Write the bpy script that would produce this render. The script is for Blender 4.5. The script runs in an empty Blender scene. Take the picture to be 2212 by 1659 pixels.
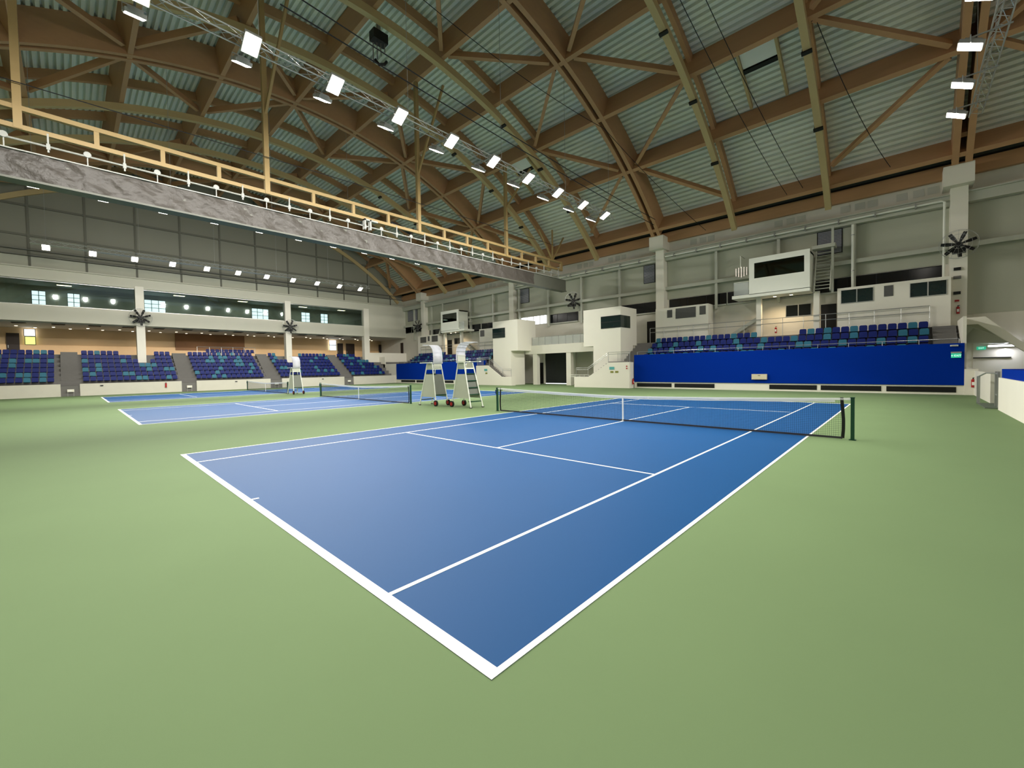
import bpy, math, random
from mathutils import Vector, Matrix
random.seed(7)
C = bpy.context.scene.collection
SC = bpy.context.scene
R = math.radians

# ------------------------------------------------------------------ camera
cam_d = bpy.data.cameras.new('camera'); cam = bpy.data.objects.new('camera', cam_d); C.objects.link(cam)
YAW, PITCH, ROLL = -.7621, -.0279, -.0173
f = Vector((math.sin(YAW)*math.cos(PITCH), math.cos(YAW)*math.cos(PITCH), math.sin(PITCH)))
r = f.cross(Vector((0, 0, 1))).normalized(); u = r.cross(f)
cr, sr = math.cos(ROLL), math.sin(ROLL)
r2 = cr*r+sr*u; u2 = -sr*r+cr*u
m = Matrix((r2, u2, -f)).transposed().to_4x4(); m.translation = Vector((12.8658, -1.7813, 1.9819))
cam.matrix_world = m
cam_d.sensor_width = 36; cam_d.lens = 900.975/2212*36
cam_d.shift_x = 7.5/2212; cam_d.shift_y = -8.86/2212
cam_d.clip_end = 300; cam_d.clip_start = .05
SC.camera = cam
# ------------------------------------------------------------------ view, world
SC.view_settings.view_transform = 'Standard'; SC.view_settings.look = 'None'
SC.view_settings.gamma = 1; SC.view_settings.use_curve_mapping = False
SC.view_settings.exposure = 0.0
w = bpy.data.worlds.new('world'); SC.world = w; w.use_nodes = True
w.node_tree.nodes['Background'].inputs[0].default_value = (.75, .85, 1, 1)
w.node_tree.nodes['Background'].inputs[1].default_value = .6
SC.cycles.use_denoising = True
SC.cycles.max_bounces = 6; SC.cycles.diffuse_bounces = 4; SC.cycles.glossy_bounces = 3; SC.cycles.transmission_bounces = 4
SC.cycles.sample_clamp_indirect = 6; SC.cycles.caustics_reflective = False; SC.cycles.caustics_refractive = False
LAMP_POWER = 275     # each court floodlight (watts)

# ------------------------------------------------------------------ materials
def lin(c):
    return tuple((x/12.92 if x <= .04045 else ((x+.055)/1.055)**2.4) for x in [v/255 for v in c])+(1,)
MAT = {}
def mat(name, col, rough=.6, metal=0, spec=.4, noise=.0, scale=3, bump=0, bscale=40, emit=None, es=0, alpha=None, stretch=None):
    if name in MAT: return MAT[name]
    m = bpy.data.materials.new(name); m.use_nodes = True; nt = m.node_tree; b = nt.nodes['Principled BSDF']
    c = lin(col); b.inputs['Base Color'].default_value = c
    b.inputs['Roughness'].default_value = rough; b.inputs['Metallic'].default_value = metal
    b.inputs['Specular IOR Level'].default_value = spec
    tc = nt.nodes.new('ShaderNodeTexCoord')
    if noise:
        mp = nt.nodes.new('ShaderNodeMapping'); nt.links.new(tc.outputs['Object'], mp.inputs[0])
        if stretch: mp.inputs['Scale'].default_value = stretch
        n = nt.nodes.new('ShaderNodeTexNoise'); n.inputs['Scale'].default_value = scale; n.inputs['Detail'].default_value = 5
        nt.links.new(mp.outputs[0], n.inputs['Vector'])
        mx = nt.nodes.new('ShaderNodeMix'); mx.data_type = 'RGBA'
        mx.inputs[6].default_value = tuple(x*(1-noise) for x in c[:3])+(1,)
        mx.inputs[7].default_value = tuple(min(1, x*(1+noise)) for x in c[:3])+(1,)
        nt.links.new(n.outputs['Fac'], mx.inputs[0]); nt.links.new(mx.outputs[2], b.inputs['Base Color'])
    if bump:
        n2 = nt.nodes.new('ShaderNodeTexNoise'); n2.inputs['Scale'].default_value = bscale; n2.inputs['Detail'].default_value = 4
        nt.links.new(tc.outputs['Object'], n2.inputs['Vector'])
        bp = nt.nodes.new('ShaderNodeBump'); bp.inputs['Strength'].default_value = bump; bp.inputs['Distance'].default_value = .05
        nt.links.new(n2.outputs['Fac'], bp.inputs['Height']); nt.links.new(bp.outputs[0], b.inputs['Normal'])
    if emit:
        b.inputs['Emission Color'].default_value = lin(emit); b.inputs['Emission Strength'].default_value = es
    if alpha is not None: b.inputs['Alpha'].default_value = alpha
    MAT[name] = m; return m
GREEN = mat('court_green', (114, 136, 96), .8, spec=.08, noise=.05, scale=.6, bump=.05, bscale=300)
BLUE = mat('court_blue', (8, 74, 128), .62, spec=.2, noise=.04, scale=.6, bump=.05, bscale=300)
LINE = mat('line_white', (246, 246, 240), .5, noise=.02, scale=8)
WHITE = mat('wall_white', (238, 234, 220), .7, noise=.03, scale=.8)
WHITE2 = mat('render_white', (218, 214, 200), .75, noise=.05, scale=1.5)
PANEL = mat('metal_wall_panel', (180, 182, 164), .5, noise=.03, scale=.7)
GABLE = mat('gable_panel', (132, 132, 118), .6, noise=.04, scale=.5)
STEEL = mat('painted_steel', (190, 192, 178), .4, noise=.03, scale=4)
DECK = mat('roof_deck', (240, 242, 230), .55, noise=.06, scale=1.2)
WOOD = mat('glulam', (184, 142, 102), .5, noise=.1, scale=2.0, stretch=(.15, 1, 2))
WOOD2 = mat('glulam_light', (190, 168, 122), .5, noise=.08, scale=2.0, stretch=(1, .15, 1))
YEL = mat('cream_steel', (162, 138, 92), .45, noise=.03, scale=3)
DARK = mat('dark_glass', (16, 20, 22), .12, spec=.5, noise=.2, scale=1)
TINT = mat('tinted_glass', (22, 40, 40), .08, spec=.6, noise=.2, scale=1)
BLACK = mat('black', (14, 14, 14), .5, noise=.1, scale=5)
GREYC = mat('concrete', (118, 116, 112), .8, noise=.08, scale=3, bump=.1, bscale=60)
PBLUE = mat('panel_blue', (0, 46, 150), .8, spec=.05, noise=.03, scale=.4)
SBLUE = mat('seat_blue', (12, 32, 108), .5, spec=.25, noise=.05, scale=4)
STEAL = mat('seat_teal', (50, 114, 138), .5, spec=.25, noise=.05, scale=4)
TARP = mat('silver_tarpaulin', (70, 66, 61), .42, metal=.0, spec=.3, noise=.14, scale=2.2, bump=1.0, bscale=3.2)
GREYB = mat('grey_beam', (96, 98, 88), .5, noise=.03, scale=3)
ALU = mat('aluminium', (196, 198, 196), .3, metal=.7, noise=.04, scale=6)
GSTEEL = mat('galvanised', (170, 172, 168), .35, metal=.5, noise=.05, scale=9)
CHW = mat('chair_white', (240, 242, 230), .4, noise=.02, scale=4)
RAILW = mat('rail_paint', (160, 162, 156), .45, noise=.03)
CHG = mat('chair_panel', (196, 198, 182), .5, noise=.03, scale=5)
CHD = mat('chair_riser', (112, 116, 106), .6, noise=.06, scale=20)
DGREEN = mat('dark_green', (20, 66, 44), .45, noise=.05, scale=8)
RED = mat('red', (176, 30, 34), .4, noise=.05, scale=8)
RUB = mat('rubber', (24, 24, 26), .8, noise=.1, scale=10)
BEIGE = mat('beige_cladding', (222, 196, 156), .6, noise=.06, scale=1, stretch=(1, .3, 3))
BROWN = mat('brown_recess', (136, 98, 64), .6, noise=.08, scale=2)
GW = mat('gallery_white', (206, 204, 188), .7, noise=.03, scale=.8)
SOFF = mat('soffit', (222, 222, 216), .7, noise=.03, scale=2)
INT = mat('gallery_interior', (150, 158, 148), .7, noise=.05, scale=.6)
NET = mat('net_cord', (30, 32, 34), .7, noise=.1, scale=50)
FLOODL = mat('floodlight_lens', (255, 250, 240), .3, emit=(255, 248, 236), es=22, noise=.01)
DAY = mat('daylight_window', (240, 250, 255), .3, emit=(214, 240, 250), es=3.0, noise=.01)
DAY2 = mat('daylight_leaves', (220, 230, 120), .3, emit=(214, 224, 120), es=1.4, noise=.2, scale=3)
DAYB = mat('daylight_bright', (250, 252, 255), .3, emit=(246, 250, 255), es=2.2, noise=.01)
WARM = mat('downlight_lens', (255, 240, 210), .3, emit=(255, 236, 200), es=9, noise=.01)
TUBE = mat('tube_lens', (245, 245, 255), .3, emit=(238, 238, 255), es=8, noise=.01)
SGRN = mat('exit_sign_green', (40, 190, 150), .4, emit=(60, 200, 160), es=.5, noise=.05)
SWHT = mat('exit_sign_white', (235, 250, 245), .4, emit=(225, 250, 240), es=.9, noise=.02)
GLASS = bpy.data.materials.new('gallery_glass'); GLASS.use_nodes = True
_b = GLASS.node_tree.nodes['Principled BSDF']; _n = GLASS.node_tree
_t = _n.nodes.new('ShaderNodeBsdfTransparent'); _t.inputs[0].default_value = (.62, .67, .64, 1)
_g = _n.nodes.new('ShaderNodeBsdfGlossy'); _g.inputs['Roughness'].default_value = .03; _g.inputs[0].default_value = (.8, .9, .86, 1)
_m = _n.nodes.new('ShaderNodeMixShader'); _fr = _n.nodes.new('ShaderNodeFresnel'); _fr.inputs[0].default_value = 1.6
_n.links.new(_fr.outputs[0], _m.inputs[0]); _n.links.new(_t.outputs[0], _m.inputs[1]); _n.links.new(_g.outputs[0], _m.inputs[2])
_n.links.new(_m.outputs[0], _n.nodes['Material Output'].inputs[0])
RAILG = bpy.data.materials.new('rail_glass'); RAILG.use_nodes = True
_b = RAILG.node_tree.nodes['Principled BSDF']; _b.inputs['Base Color'].default_value = (.7, .75, .72, 1); _b.inputs['Alpha'].default_value = .35; _b.inputs['Roughness'].default_value = .1

CAN = bpy.data.materials.new('canopy_sheet'); CAN.use_nodes = True; _n = CAN.node_tree
_d = _n.nodes.new('ShaderNodeBsdfDiffuse'); _d.inputs[0].default_value = (.88, .88, .93, 1)
_tr = _n.nodes.new('ShaderNodeBsdfTranslucent'); _tr.inputs[0].default_value = (.92, .92, .97, 1)
_m = _n.nodes.new('ShaderNodeMixShader'); _m.inputs[0].default_value = .5
_n.links.new(_d.outputs[0], _m.inputs[1]); _n.links.new(_tr.outputs[0], _m.inputs[2]); _n.links.new(_m.outputs[0], _n.nodes['Material Output'].inputs[0])
# ------------------------------------------------------------------ mesh builder
class MB:
    def __init__(s): s.v = []; s.f = []; s.mi = []; s.cur = 0
    def add(s, vs, fs):
        n = len(s.v); s.v += [tuple(v) for v in vs]
        for q in fs: s.f.append(tuple(i+n for i in q)); s.mi.append(s.cur)
        return s
    def box(s, x0, x1, y0, y1, z0, z1):
        vs = [(x, y, z) for x in (x0, x1) for y in (y0, y1) for z in (z0, z1)]
        return s.add(vs, [(0, 1, 3, 2), (4, 6, 7, 5), (0, 4, 5, 1), (2, 3, 7, 6), (0, 2, 6, 4), (1, 5, 7, 3)])
    def beam(s, a, b, wd, ht, up=(0, 0, 1)):
        a = Vector(a); b = Vector(b); d = (b-a).normalized(); up = Vector(up)
        sd = d.cross(up)
        if sd.length < 1e-4: sd = d.cross(Vector((1, 0, 0)))
        sd.normalize(); up = sd.cross(d)
        vs = [p+sd*i*wd/2+up*j*ht/2 for p in (a, b) for i in (-1, 1) for j in (-1, 1)]
        return s.add(vs, [(0, 1, 3, 2), (4, 6, 7, 5), (0, 4, 5, 1), (2, 3, 7, 6), (0, 2, 6, 4), (1, 5, 7, 3)])
    def tube(s, pts, rad, n=8, cap=True):
        pts = [Vector(p) for p in pts]; base = len(s.v); rings = []
        for i, p in enumerate(pts):
            d = (pts[min(i+1, len(pts)-1)]-pts[max(i-1, 0)]).normalized()
            a = d.cross(Vector((0, 0, 1)))
            if a.length < .05: a = d.cross(Vector((1, 0, 0)))
            a.normalize(); b = a.cross(d)
            rr = rad[i] if isinstance(rad, (list, tuple)) else rad
            s.v += [tuple(p+a*rr*math.cos(2*math.pi*k/n)+b*rr*math.sin(2*math.pi*k/n)) for k in range(n)]
        for i in range(len(pts)-1):
            for k in range(n):
                q = base+i*n; s.f.append((q+k, q+(k+1) % n, q+n+(k+1) % n, q+n+k)); s.mi.append(s.cur)
        if cap:
            s.f.append(tuple(base+k for k in range(n))); s.mi.append(s.cur)
            s.f.append(tuple(base+(len(pts)-1)*n+k for k in range(n))[::-1]); s.mi.append(s.cur)
        return s
    def prism(s, poly, axis, a, b):
        # poly in the two other axes, extruded along axis from a to b
        n = len(poly)
        def P(t, q): return {'x': (t, q[0], q[1]), 'y': (q[0], t, q[1]), 'z': (q[0], q[1], t)}[axis]
        vs = [P(a, q) for q in poly]+[P(b, q) for q in poly]
        return s.add(vs, [tuple(range(n)), tuple(range(2*n-1, n-1, -1))]+[(i, (i+1) % n, n+(i+1) % n, n+i) for i in range(n)])
    def build(s, name, mats, parent=None, smooth=False):
        me = bpy.data.meshes.new(name); me.from_pydata(s.v, [], s.f)
        if not isinstance(mats, (list, tuple)): mats = [mats]
        for m_ in mats: me.materials.append(m_)
        if len(mats) > 1: me.polygons.foreach_set('material_index', s.mi)
        if smooth: me.polygons.foreach_set('use_smooth', [True]*len(s.f))
        me.validate(); me.update()
        import bmesh
        bm = bmesh.new(); bm.from_mesh(me); bmesh.ops.recalc_face_normals(bm, faces=bm.faces); bm.to_mesh(me); bm.free()
        o = bpy.data.objects.new(name, me); C.objects.link(o)
        if parent: o.parent = parent
        return o
def tag(o, label, cat, group=None, kind=None):
    o['label'] = label; o['category'] = cat
    if group: o['group'] = group
    if kind: o['kind'] = kind
    return o
def thing(name, label, cat, loc=(0, 0, 0), rz=0, group=None):
    o = bpy.data.objects.new(name, None); C.objects.link(o); o.location = loc; o.rotation_euler = (0, 0, rz)
    return tag(o, label, cat, group)
def struct(mb, name, m_, parent=None, smooth=False):
    o = mb.build(name, m_, parent, smooth)
    if not parent: o['kind'] = 'structure'
    return o
def dup(o, parent=None, loc=None, rz=None):
    c = o.copy(); C.objects.link(c)
    if parent: c.parent = parent
    if loc: c.location = loc
    if rz is not None: c.rotation_euler = (0, 0, rz)
    for ch in [k for k in bpy.data.objects if k.parent == o]: dup(ch, c)
    return c
def bx(*a): return MB().box(*a)
def nth(i):
    return str(i)+('th' if 10 <= i % 100 <= 20 else {1: 'st', 2: 'nd', 3: 'rd'}.get(i % 10, 'th'))
def text(name, s, size, loc, rot, m_, parent, ext=.004):
    cu = bpy.data.curves.new(name, 'FONT'); cu.body = s; cu.size = size; cu.extrude = ext; cu.align_x = 'CENTER'; cu.align_y = 'CENTER'
    t = bpy.data.objects.new(name, cu); C.objects.link(t)
    dg = bpy.context.evaluated_depsgraph_get(); me = bpy.data.meshes.new_from_object(t.evaluated_get(dg))
    bpy.data.objects.remove(t); bpy.data.curves.remove(cu)
    me.materials.clear(); me.materials.append(m_)
    o = bpy.data.objects.new(name, me); C.objects.link(o); o.location = loc; o.rotation_euler = rot
    if parent: o.parent = parent
    return o

# ================================================================== floodlights (the hall's light)
TR = [15.25, -4.85, -24.85, -44.7]        # X of the four lighting trusses
LZ = 13.72
tnames = ['right-hand', 'near', 'middle', 'far']
def make_flood(side, label, grp):
    """housing with lens tilted towards side (+1 / -1 in X)"""
    t = thing('floodlight', label, 'floodlight', group=grp)
    tilt = R(28); aim = R(53)
    nx, nz = math.sin(tilt)*side, -math.cos(tilt)          # lens normal
    tx, tz = nz, -nx                                       # across
    def slab(mb, w_, h_, d0, d1):
        vs = []
        for d in (d0, d1):
            for i, j in ((-1, -1), (1, -1), (1, 1), (-1, 1)):
                vs.append((nx*d+tx*i*w_/2, j*h_/2, nz*d+tz*i*w_/2))
        mb.add(vs, [(0, 1, 2, 3), (7, 6, 5, 4), (0, 4, 5, 1), (1, 5, 6, 2), (2, 6, 7, 3), (3, 7, 4, 0)])
    a = MB(); slab(a, .74, .54, -.13, 0); slab(a, .5, .4, -.2, -.13); a.build('housing', GSTEEL, t)
    b = MB(); slab(b, .68, .48, .002, .02); b.build('lens', FLOODL, t)
    c = MB().tube([(0, -.3, 0), (0, -.3, .28), (0, .3, .28), (0, .3, 0)], .018, 6).tube([(0, 0, .28), (0, 0, .298)], .03, 6); c.build('bracket', GSTEEL, t)
    ld = bpy.data.lights.new('lamp', 'AREA'); ld.shape = 'RECTANGLE'; ld.size = .5; ld.size_y = .5; ld.energy = LAMP_POWER
    ld.spread = R(116); ld.color = (1, .965, .9)
    lo = bpy.data.objects.new('lamp', ld); C.objects.link(lo); lo.parent = t
    lo.location = (nx*.03, 0, nz*.03); lo.rotation_euler = Vector((math.sin(aim)*side, 0, -math.cos(aim))).to_track_quat('-Z', 'Y').to_euler()
    ld.size = .3; ld.size_y = .5; lo.location = (nx*.16, 0, nz*.16)
    return t
protoP = protoN = None
sets = [(0, -1, 14.5), (1, 1, -4.2), (1, -1, -5.5), (2, 1, -24.2), (2, -1, -25.5), (3, 1, -44.05)]
for ti, side, x in sets:
    for k in range(11):
        y = -3.0+3.03*k+(.6 if ti == 0 else 0)
        g = 'floodlights on the %s lighting truss facing %s' % (tnames[ti], 'the near court' if (ti, side) in ((0, -1), (1, 1)) else 'the courts beyond' if side < 0 else 'the hall')
        lab = 'lit white floodlight, %s from the near end, %s side of the %s roof truss' % (nth(k+1), 'court' if side > 0 else 'back', tnames[ti]) if ti else \
              'lit floodlight, %s from the near end, on the roof truss at far right' % nth(k+1)
        if side > 0:
            if protoP is None: protoP = o = make_flood(1, lab, g)
            else: o = dup(protoP)
        else:
            if protoN is None: protoN = o = make_flood(-1, lab, g)
            else: o = dup(protoN)
        if (ti, side) == (2, -1): MB().tube([(0, 0, .28), (0, 0, .518)], .02, 6).build('drop_rod', GSTEEL, o)
        o['label'] = lab; o['group'] = g; o.location = (x, y, LZ if (ti, side) != (2, -1) else 13.5)
for ti, x in enumerate(TR):
    if ti == 3: y0, y1 = -4, 29
    else: y0, y1 = -5, 29.5
    t = thing('lighting_truss', ['slim silver lattice truss carrying floodlights at the far right',
        'slim silver lattice truss carrying the brightest floodlights over the near court edge',
        'slim silver lattice truss seen beyond the long tarpaulin-wrapped beam',
        'slim silver lattice truss in front of the grey end wall'][ti], 'truss', (x, 0, LZ+.36))
    for cx, cz in ((-.22, 0), (.22, 0), (0, .4)):
        MB().tube([(cx, y0, cz), (cx, y1, cz)], .028, 6).build('chord', ALU, t)
    a = MB(); n = int((y1-y0)/.5); P = [(-.22, 0), (.22, 0), (0, .4)]
    for i in range(n):
        ya, yb = y0+i*.5, y0+(i+1)*.5
        for j in range(3):
            p, q = P[j], P[(j+1) % 3]
            if i % 2: p, q = q, p
            a.beam((p[0], ya, p[1]), (q[0], yb, q[1]), .016, .016)
    a.build('lacing', ALU, t)
    if ti < 4:
        for y in (-3, 3.5, 10, 16.5, 23, 29):
            zt = -12.6+math.sqrt(38.1**2-(y-11.9)**2)
            MB().tube([(0, y, .4), (0, y, zt-LZ-.36)], .012, 5).build('hanger_rod', GSTEEL, t)
    for k in range(11):
        y = -3.0+3.03*k+(.6 if ti == 0 else 0); a = MB()
        a.box(-.78 if ti != 3 else -.3, .72 if ti != 0 else .3, y-.03, y+.03, -.06, -.02)
        a.build('cross_bar', GSTEEL, t)

# ================================================================== floor and courts
fl = struct(bx(-62, 26, -16, 40, -.3, 0), 'floor', GREEN)
for ci, cx in enumerate((0, -20, -40)):
    struct(bx(cx, cx+10.97, 0, 23.77, 0, .003), 'court_surface', BLUE, fl)
    a = MB(); z0, z1 = .003, .006
    def ln(x0, x1, y0, y1): a.box(cx+x0, cx+x1, y0, y1, z0, z1)
    for y0 in (0, 23.67): ln(0, 10.97, y0, y0+.1)
    for x0 in (0, 10.92): ln(x0, x0+.05, .1, 23.67)
    for x0 in (1.37, 9.55): ln(x0, x0+.05, .1, 23.67)
    for y0 in (5.46, 18.26): ln(1.42, 9.55, y0, y0+.05)
    ln(5.46, 5.51, 5.51, 18.26); ln(5.46, 5.51, .1, .2); ln(5.46, 5.51, 23.57, 23.67)
    struct(a, 'court_line', LINE, fl)

# nets
def make_net():
    t = thing('tennis_net', '', 'tennis net')
    hw = 6.2
    def h(x): return .914+.156*(min(1, abs(x)/6.4))**1.4
    for s in (-1, 1):
        p = MB().box(s*6.4-.038, s*6.4+.038, -.038, .038, 0, 1.07).box(s*6.4-.045, s*6.4+.045, -.045, .045, 1.07, 1.09)
        p.box(s*6.4-.07, s*6.4+.07, -.07, .07, 0, .012)
        po = p.build('post', DGREEN, t)
        if s < 0: MB().box(-6.4-.09, -6.4-.038, -.05, .05, .8, .98).build('winder', mat('winder', (40, 60, 130), .5, noise=.05), po)
    a = MB(); n = 276
    for i in range(n+1):
        x = -hw+2*hw*i/n; a.beam((x, 0, .06), (x, 0, h(x)-.02), .0035, .0035, (0, 1, 0))
    for j in range(20):
        fz = j/20
        pts = [-hw+2*hw*i/24 for i in range(25)]
        for p, q in zip(pts, pts[1:]):
            a.beam((p, 0, .06+(h(p)-.08)*fz), (q, 0, .06+(h(q)-.08)*fz), .0035, .0035)
    a.build('mesh_net', NET, t)
    a = MB()
    pts = [-6.36+12.72*i/40 for i in range(41)]
    for p, q in zip(pts, pts[1:]):
        e = .012*math.sin(p*9) if p > 1 else .004*math.sin(p*7)
        a.beam((p, 0, h(p)-.025), (q, 0, h(q)-.025), .02, .055)
        if -hw < p < hw-.3: a.beam((p, .004, h(p)-.072-.012*abs(math.sin(p*1.7))), (q, .004, h(q)-.072-.012*abs(math.sin(q*1.7))), .012, .045)
    a.build('headband', LINE, t)
    for s in (-1, 1):
        a = MB(); pts = [(s*(hw+.02*math.sin(z*4)), 0, z) for z in (.03, .25, .5, .75, 1.0, 1.08)]
        for p, q in zip(pts, pts[1:]): a.beam(p, q, .07, .02, (0, 1, 0))
        a.build('side_tape', BLACK, t)
    MB().box(-hw, hw, -.012, .012, .012, .065).build('bottom_tape', mat('bottom_tape', (50, 50, 54), .6, noise=.05), t)
    MB().box(-.025, .025, -.012, .012, 0, .9).box(-.06, .06, -.06, .06, .0, .01).build('center_strap', LINE, t)
    return t
n1 = make_net(); n1.location = (5.485, 11.885, .006); n1['label'] = 'nearest tennis net, white headband, dark green posts, across the closest court'
n2 = dup(n1, loc=(-14.515, 11.885, .006)); n2['label'] = 'tennis net across the middle court, left of the two umpire chairs'
n3 = dup(n1, loc=(-34.515, 11.885, .006)); n3['label'] = 'farthest tennis net, nearest to the seating block wall at left'

# umpire chairs
def make_chair():
    t = thing('umpire_chair', '', 'umpire chair')
    # local +x = front (ladder side); foot line at x=.8, rear feet at x=-.75; half width .4 at floor, .29 at top
    def hwid(z): return .41-.12*min(1, z/2.1)
    def fx(z): return .8-.55*(z/2.1)      # front leg x
    def bxx(z): return -.72+.40*(z/2.1)   # rear leg x
    for s in (-1, 1):
        MB().tube([(fx(.0), s*hwid(0), .03), (fx(2.3), s*hwid(2.3), 2.3)], .032, 8).build('front_leg', CHW, t)
        MB().tube([(bxx(.12), s*hwid(.12), .12), (bxx(2.3), s*hwid(2.3), 2.3)], .032, 8).build('rear_leg', CHW, t)
        y = lambda z: s*(hwid(z)+.0)
        z0, z1 = .48, 1.72
        a = MB(); th = .012
        q = [(fx(z0)-.03, y(z0), z0), (fx(z1)-.03, y(z1), z1), (bxx(z1)+.03, y(z1), z1), (bxx(z0)+.03, y(z0), z0)]
        a.add([(p[0], p[1]-th, p[2]) for p in q]+[(p[0], p[1]+th, p[2]) for p in q],
              [(0, 1, 2, 3), (7, 6, 5, 4), (0, 4, 5, 1), (1, 5, 6, 2), (2, 6, 7, 3), (3, 7, 4, 0)])
        a.build('side_panel', CHG, t)
        # small upper side panel below the armrest
        z0, z1 = 2.04, 2.32
        a = MB(); q = [(fx(z0)-.03, y(z0), z0), (fx(z1)-.03, y(z1), z1), (bxx(z1)+.03, y(z1), z1), (bxx(z0)+.03, y(z0), z0)]
        a.add([(p[0], p[1]-th, p[2]) for p in q]+[(p[0], p[1]+th, p[2]) for p in q],
              [(0, 1, 2, 3), (7, 6, 5, 4), (0, 4, 5, 1), (1, 5, 6, 2), (2, 6, 7, 3), (3, 7, 4, 0)])
        a.build('seat_side', CHG, t)
        MB().box(-.3, .72, s*.31-.06+s*.03, s*.31+.06+s*.05, 2.335, 2.385).build('armrest', CHW, t)
        MB().box(fx(0)-.05, fx(0)+.05, s*.41-.05, s*.41+.05, 0, .04).build('foot_pad', RUB, t)
        wy = s*.42
        w_ = MB().tube([(-.70, wy-.04, .16), (-.70, wy+.04, .16)], .16, 20).build('wheel', RUB, t)
        MB().tube([(-.70, wy-.055, .16), (-.70, wy+.055, .16)], .095, 14).build('wheel_hub', RED, w_)
    for i, z in enumerate((.32, .68, 1.03, 1.38, 1.74)):
        MB().box(fx(z)-.17, fx(z)+.03, -hwid(z)+.03, hwid(z)-.03, z-.02, z+.02).build('step', DGREEN, t)
    for za, zb in ((.7, 1.01), (1.05, 1.36), (1.4, 1.72)):
        xa, xb = fx(za)-.06, fx(zb)-.06
        a = MB(); wa, wb = hwid(za)-.03, hwid(zb)-.03
        a.add([(xa, -wa, za), (xa, wa, za), (xb, wb, zb), (xb, -wb, zb), (xa-.015, -wa, za), (xa-.015, wa, za), (xb-.015, wb, zb), (xb-.015, -wb, zb)],
              [(0, 1, 2, 3), (7, 6, 5, 4), (0, 4, 5, 1), (1, 5, 6, 2), (2, 6, 7, 3), (3, 7, 4, 0)])
        a.build('riser', CHD, t)
    # rear mesh panel
    za, zb = .62, 1.68; a = MB(); wa, wb = hwid(za)-.03, hwid(zb)-.03; xa, xb = bxx(za), bxx(zb)
    a.add([(xa, -wa, za), (xa, wa, za), (xb, wb, zb), (xb, -wb, zb), (xa+.015, -wa, za), (xa+.015, wa, za), (xb+.015, wb, zb), (xb+.015, -wb, zb)],
          [(0, 1, 2, 3), (7, 6, 5, 4), (0, 4, 5, 1), (1, 5, 6, 2), (2, 6, 7, 3), (3, 7, 4, 0)])
    a.build('rear_panel', CHD, t)
    MB().box(bxx(.6)-.02, bxx(.6)+.12, -.36, .36, .56, .62).build('rear_bar', DGREEN, t)
    MB().box(-.32, .27, -.28, .28, 1.98, 2.04).build('seat', CHW, t)
    MB().box(-.36, -.33, -.26, .26, 2.04, 2.66).box(-.38, -.33, -.28, .28, 2.68, 2.73).build('backrest', CHG, t)
    # canopy: vertical back sheet curving forward over the seat
    prof = [(-.40, 2.3), (-.42, 2.6), (-.40, 2.85)]
    for i in range(1, 11):
        an = R(8*i); prof.append((-.40+.55*(1-math.cos(an)), 2.85+.5*math.sin(an)))
    prof += [(.42, 3.37), (.60, 3.36)]
    a = MB(); n = len(prof); hw2 = .31
    vs = []
    for px, pz in prof: vs += [(px, -hw2, pz), (px, hw2, pz)]
    for i, (px, pz) in enumerate(prof):
        p0 = prof[max(0, i-1)]; p1 = prof[min(n-1, i+1)]; dx, dz = p1[0]-p0[0], p1[1]-p0[1]; l = math.hypot(dx, dz)
        ox, oz = dz/l*.018, -dx/l*.018
        vs += [(px+ox, -hw2, pz+oz), (px+ox, hw2, pz+oz)]
    N2 = 2*n; fs = []
    for i in range(n-1):
        a0, b0 = 2*i, 2*i+1; a1, b1 = 2*i+2, 2*i+3
        fs += [(a0, b0, b1, a1), (N2+a0, N2+a1, N2+b1, N2+b0), (a0, a1, N2+a1, N2+a0), (b0, N2+b0, N2+b1, b1)]
    fs += [(0, N2, N2+1, 1), (N2-2, N2-1, 2*N2-1, 2*N2-2)]
    a.add(vs, fs); can = a.build('canopy', CAN, t, smooth=True)
    for i in (3, 6, 9, 12):
        px, pz = prof[i]; MB().tube([(px+.02, -.3, pz-.025), (px+.02, .3, pz-.025)], .012, 6).build('canopy_rib', GSTEEL, can)
    MB().tube([(bxx(2.3), -.3, 2.2), (bxx(2.3), .3, 2.2)], .02, 6).build('cross_tube', CHW, t)
    return t
ch = make_chair(); ch.location = (-6.15, 12.13, 0); ch.rotation_euler = (0, 0, math.pi)
ch['label'] = 'white umpire high chair with red wheel hubs, left of the pair, back towards near court'
ch2 = dup(ch, loc=(-3.72, 12.4, 0), rz=0); ch2['label'] = 'white umpire high chair with ladder steps towards the nearest net, right of the pair'
ch3 = dup(ch, loc=(-26.85, 12.1, 0), rz=math.pi); ch3['label'] = 'lone white umpire high chair between the two far courts'

# ================================================================== roof
YC, ZC = 11.9, -12.6
def PC(x, rad, th): return (x, YC+rad*math.sin(R(th)), ZC+rad*math.cos(R(th)))
def arcbeam(mb, x0, x1, r0, r1, t0, t1, n):
    base = len(mb.v)
    for i in range(n+1):
        th = t0+(t1-t0)*i/n
        for x in (x0, x1):
            for rr in (r0, r1): mb.v.append(PC(x, rr, th))
    for i in range(n):
        a = base+4*i; b = a+4
        for q in ((a, b, b+1, a+1), (a+2, a+3, b+3, b+2), (a, a+2, b+2, b), (a+1, b+1, b+3, a+3)): mb.f.append(q); mb.mi.append(mb.cur)
    mb.f.append((base, base+1, base+3, base+2)); mb.mi.append(mb.cur)
    e = base+4*n; mb.f.append((e, e+2, e+3, e+1)); mb.mi.append(mb.cur)
    return mb
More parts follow.
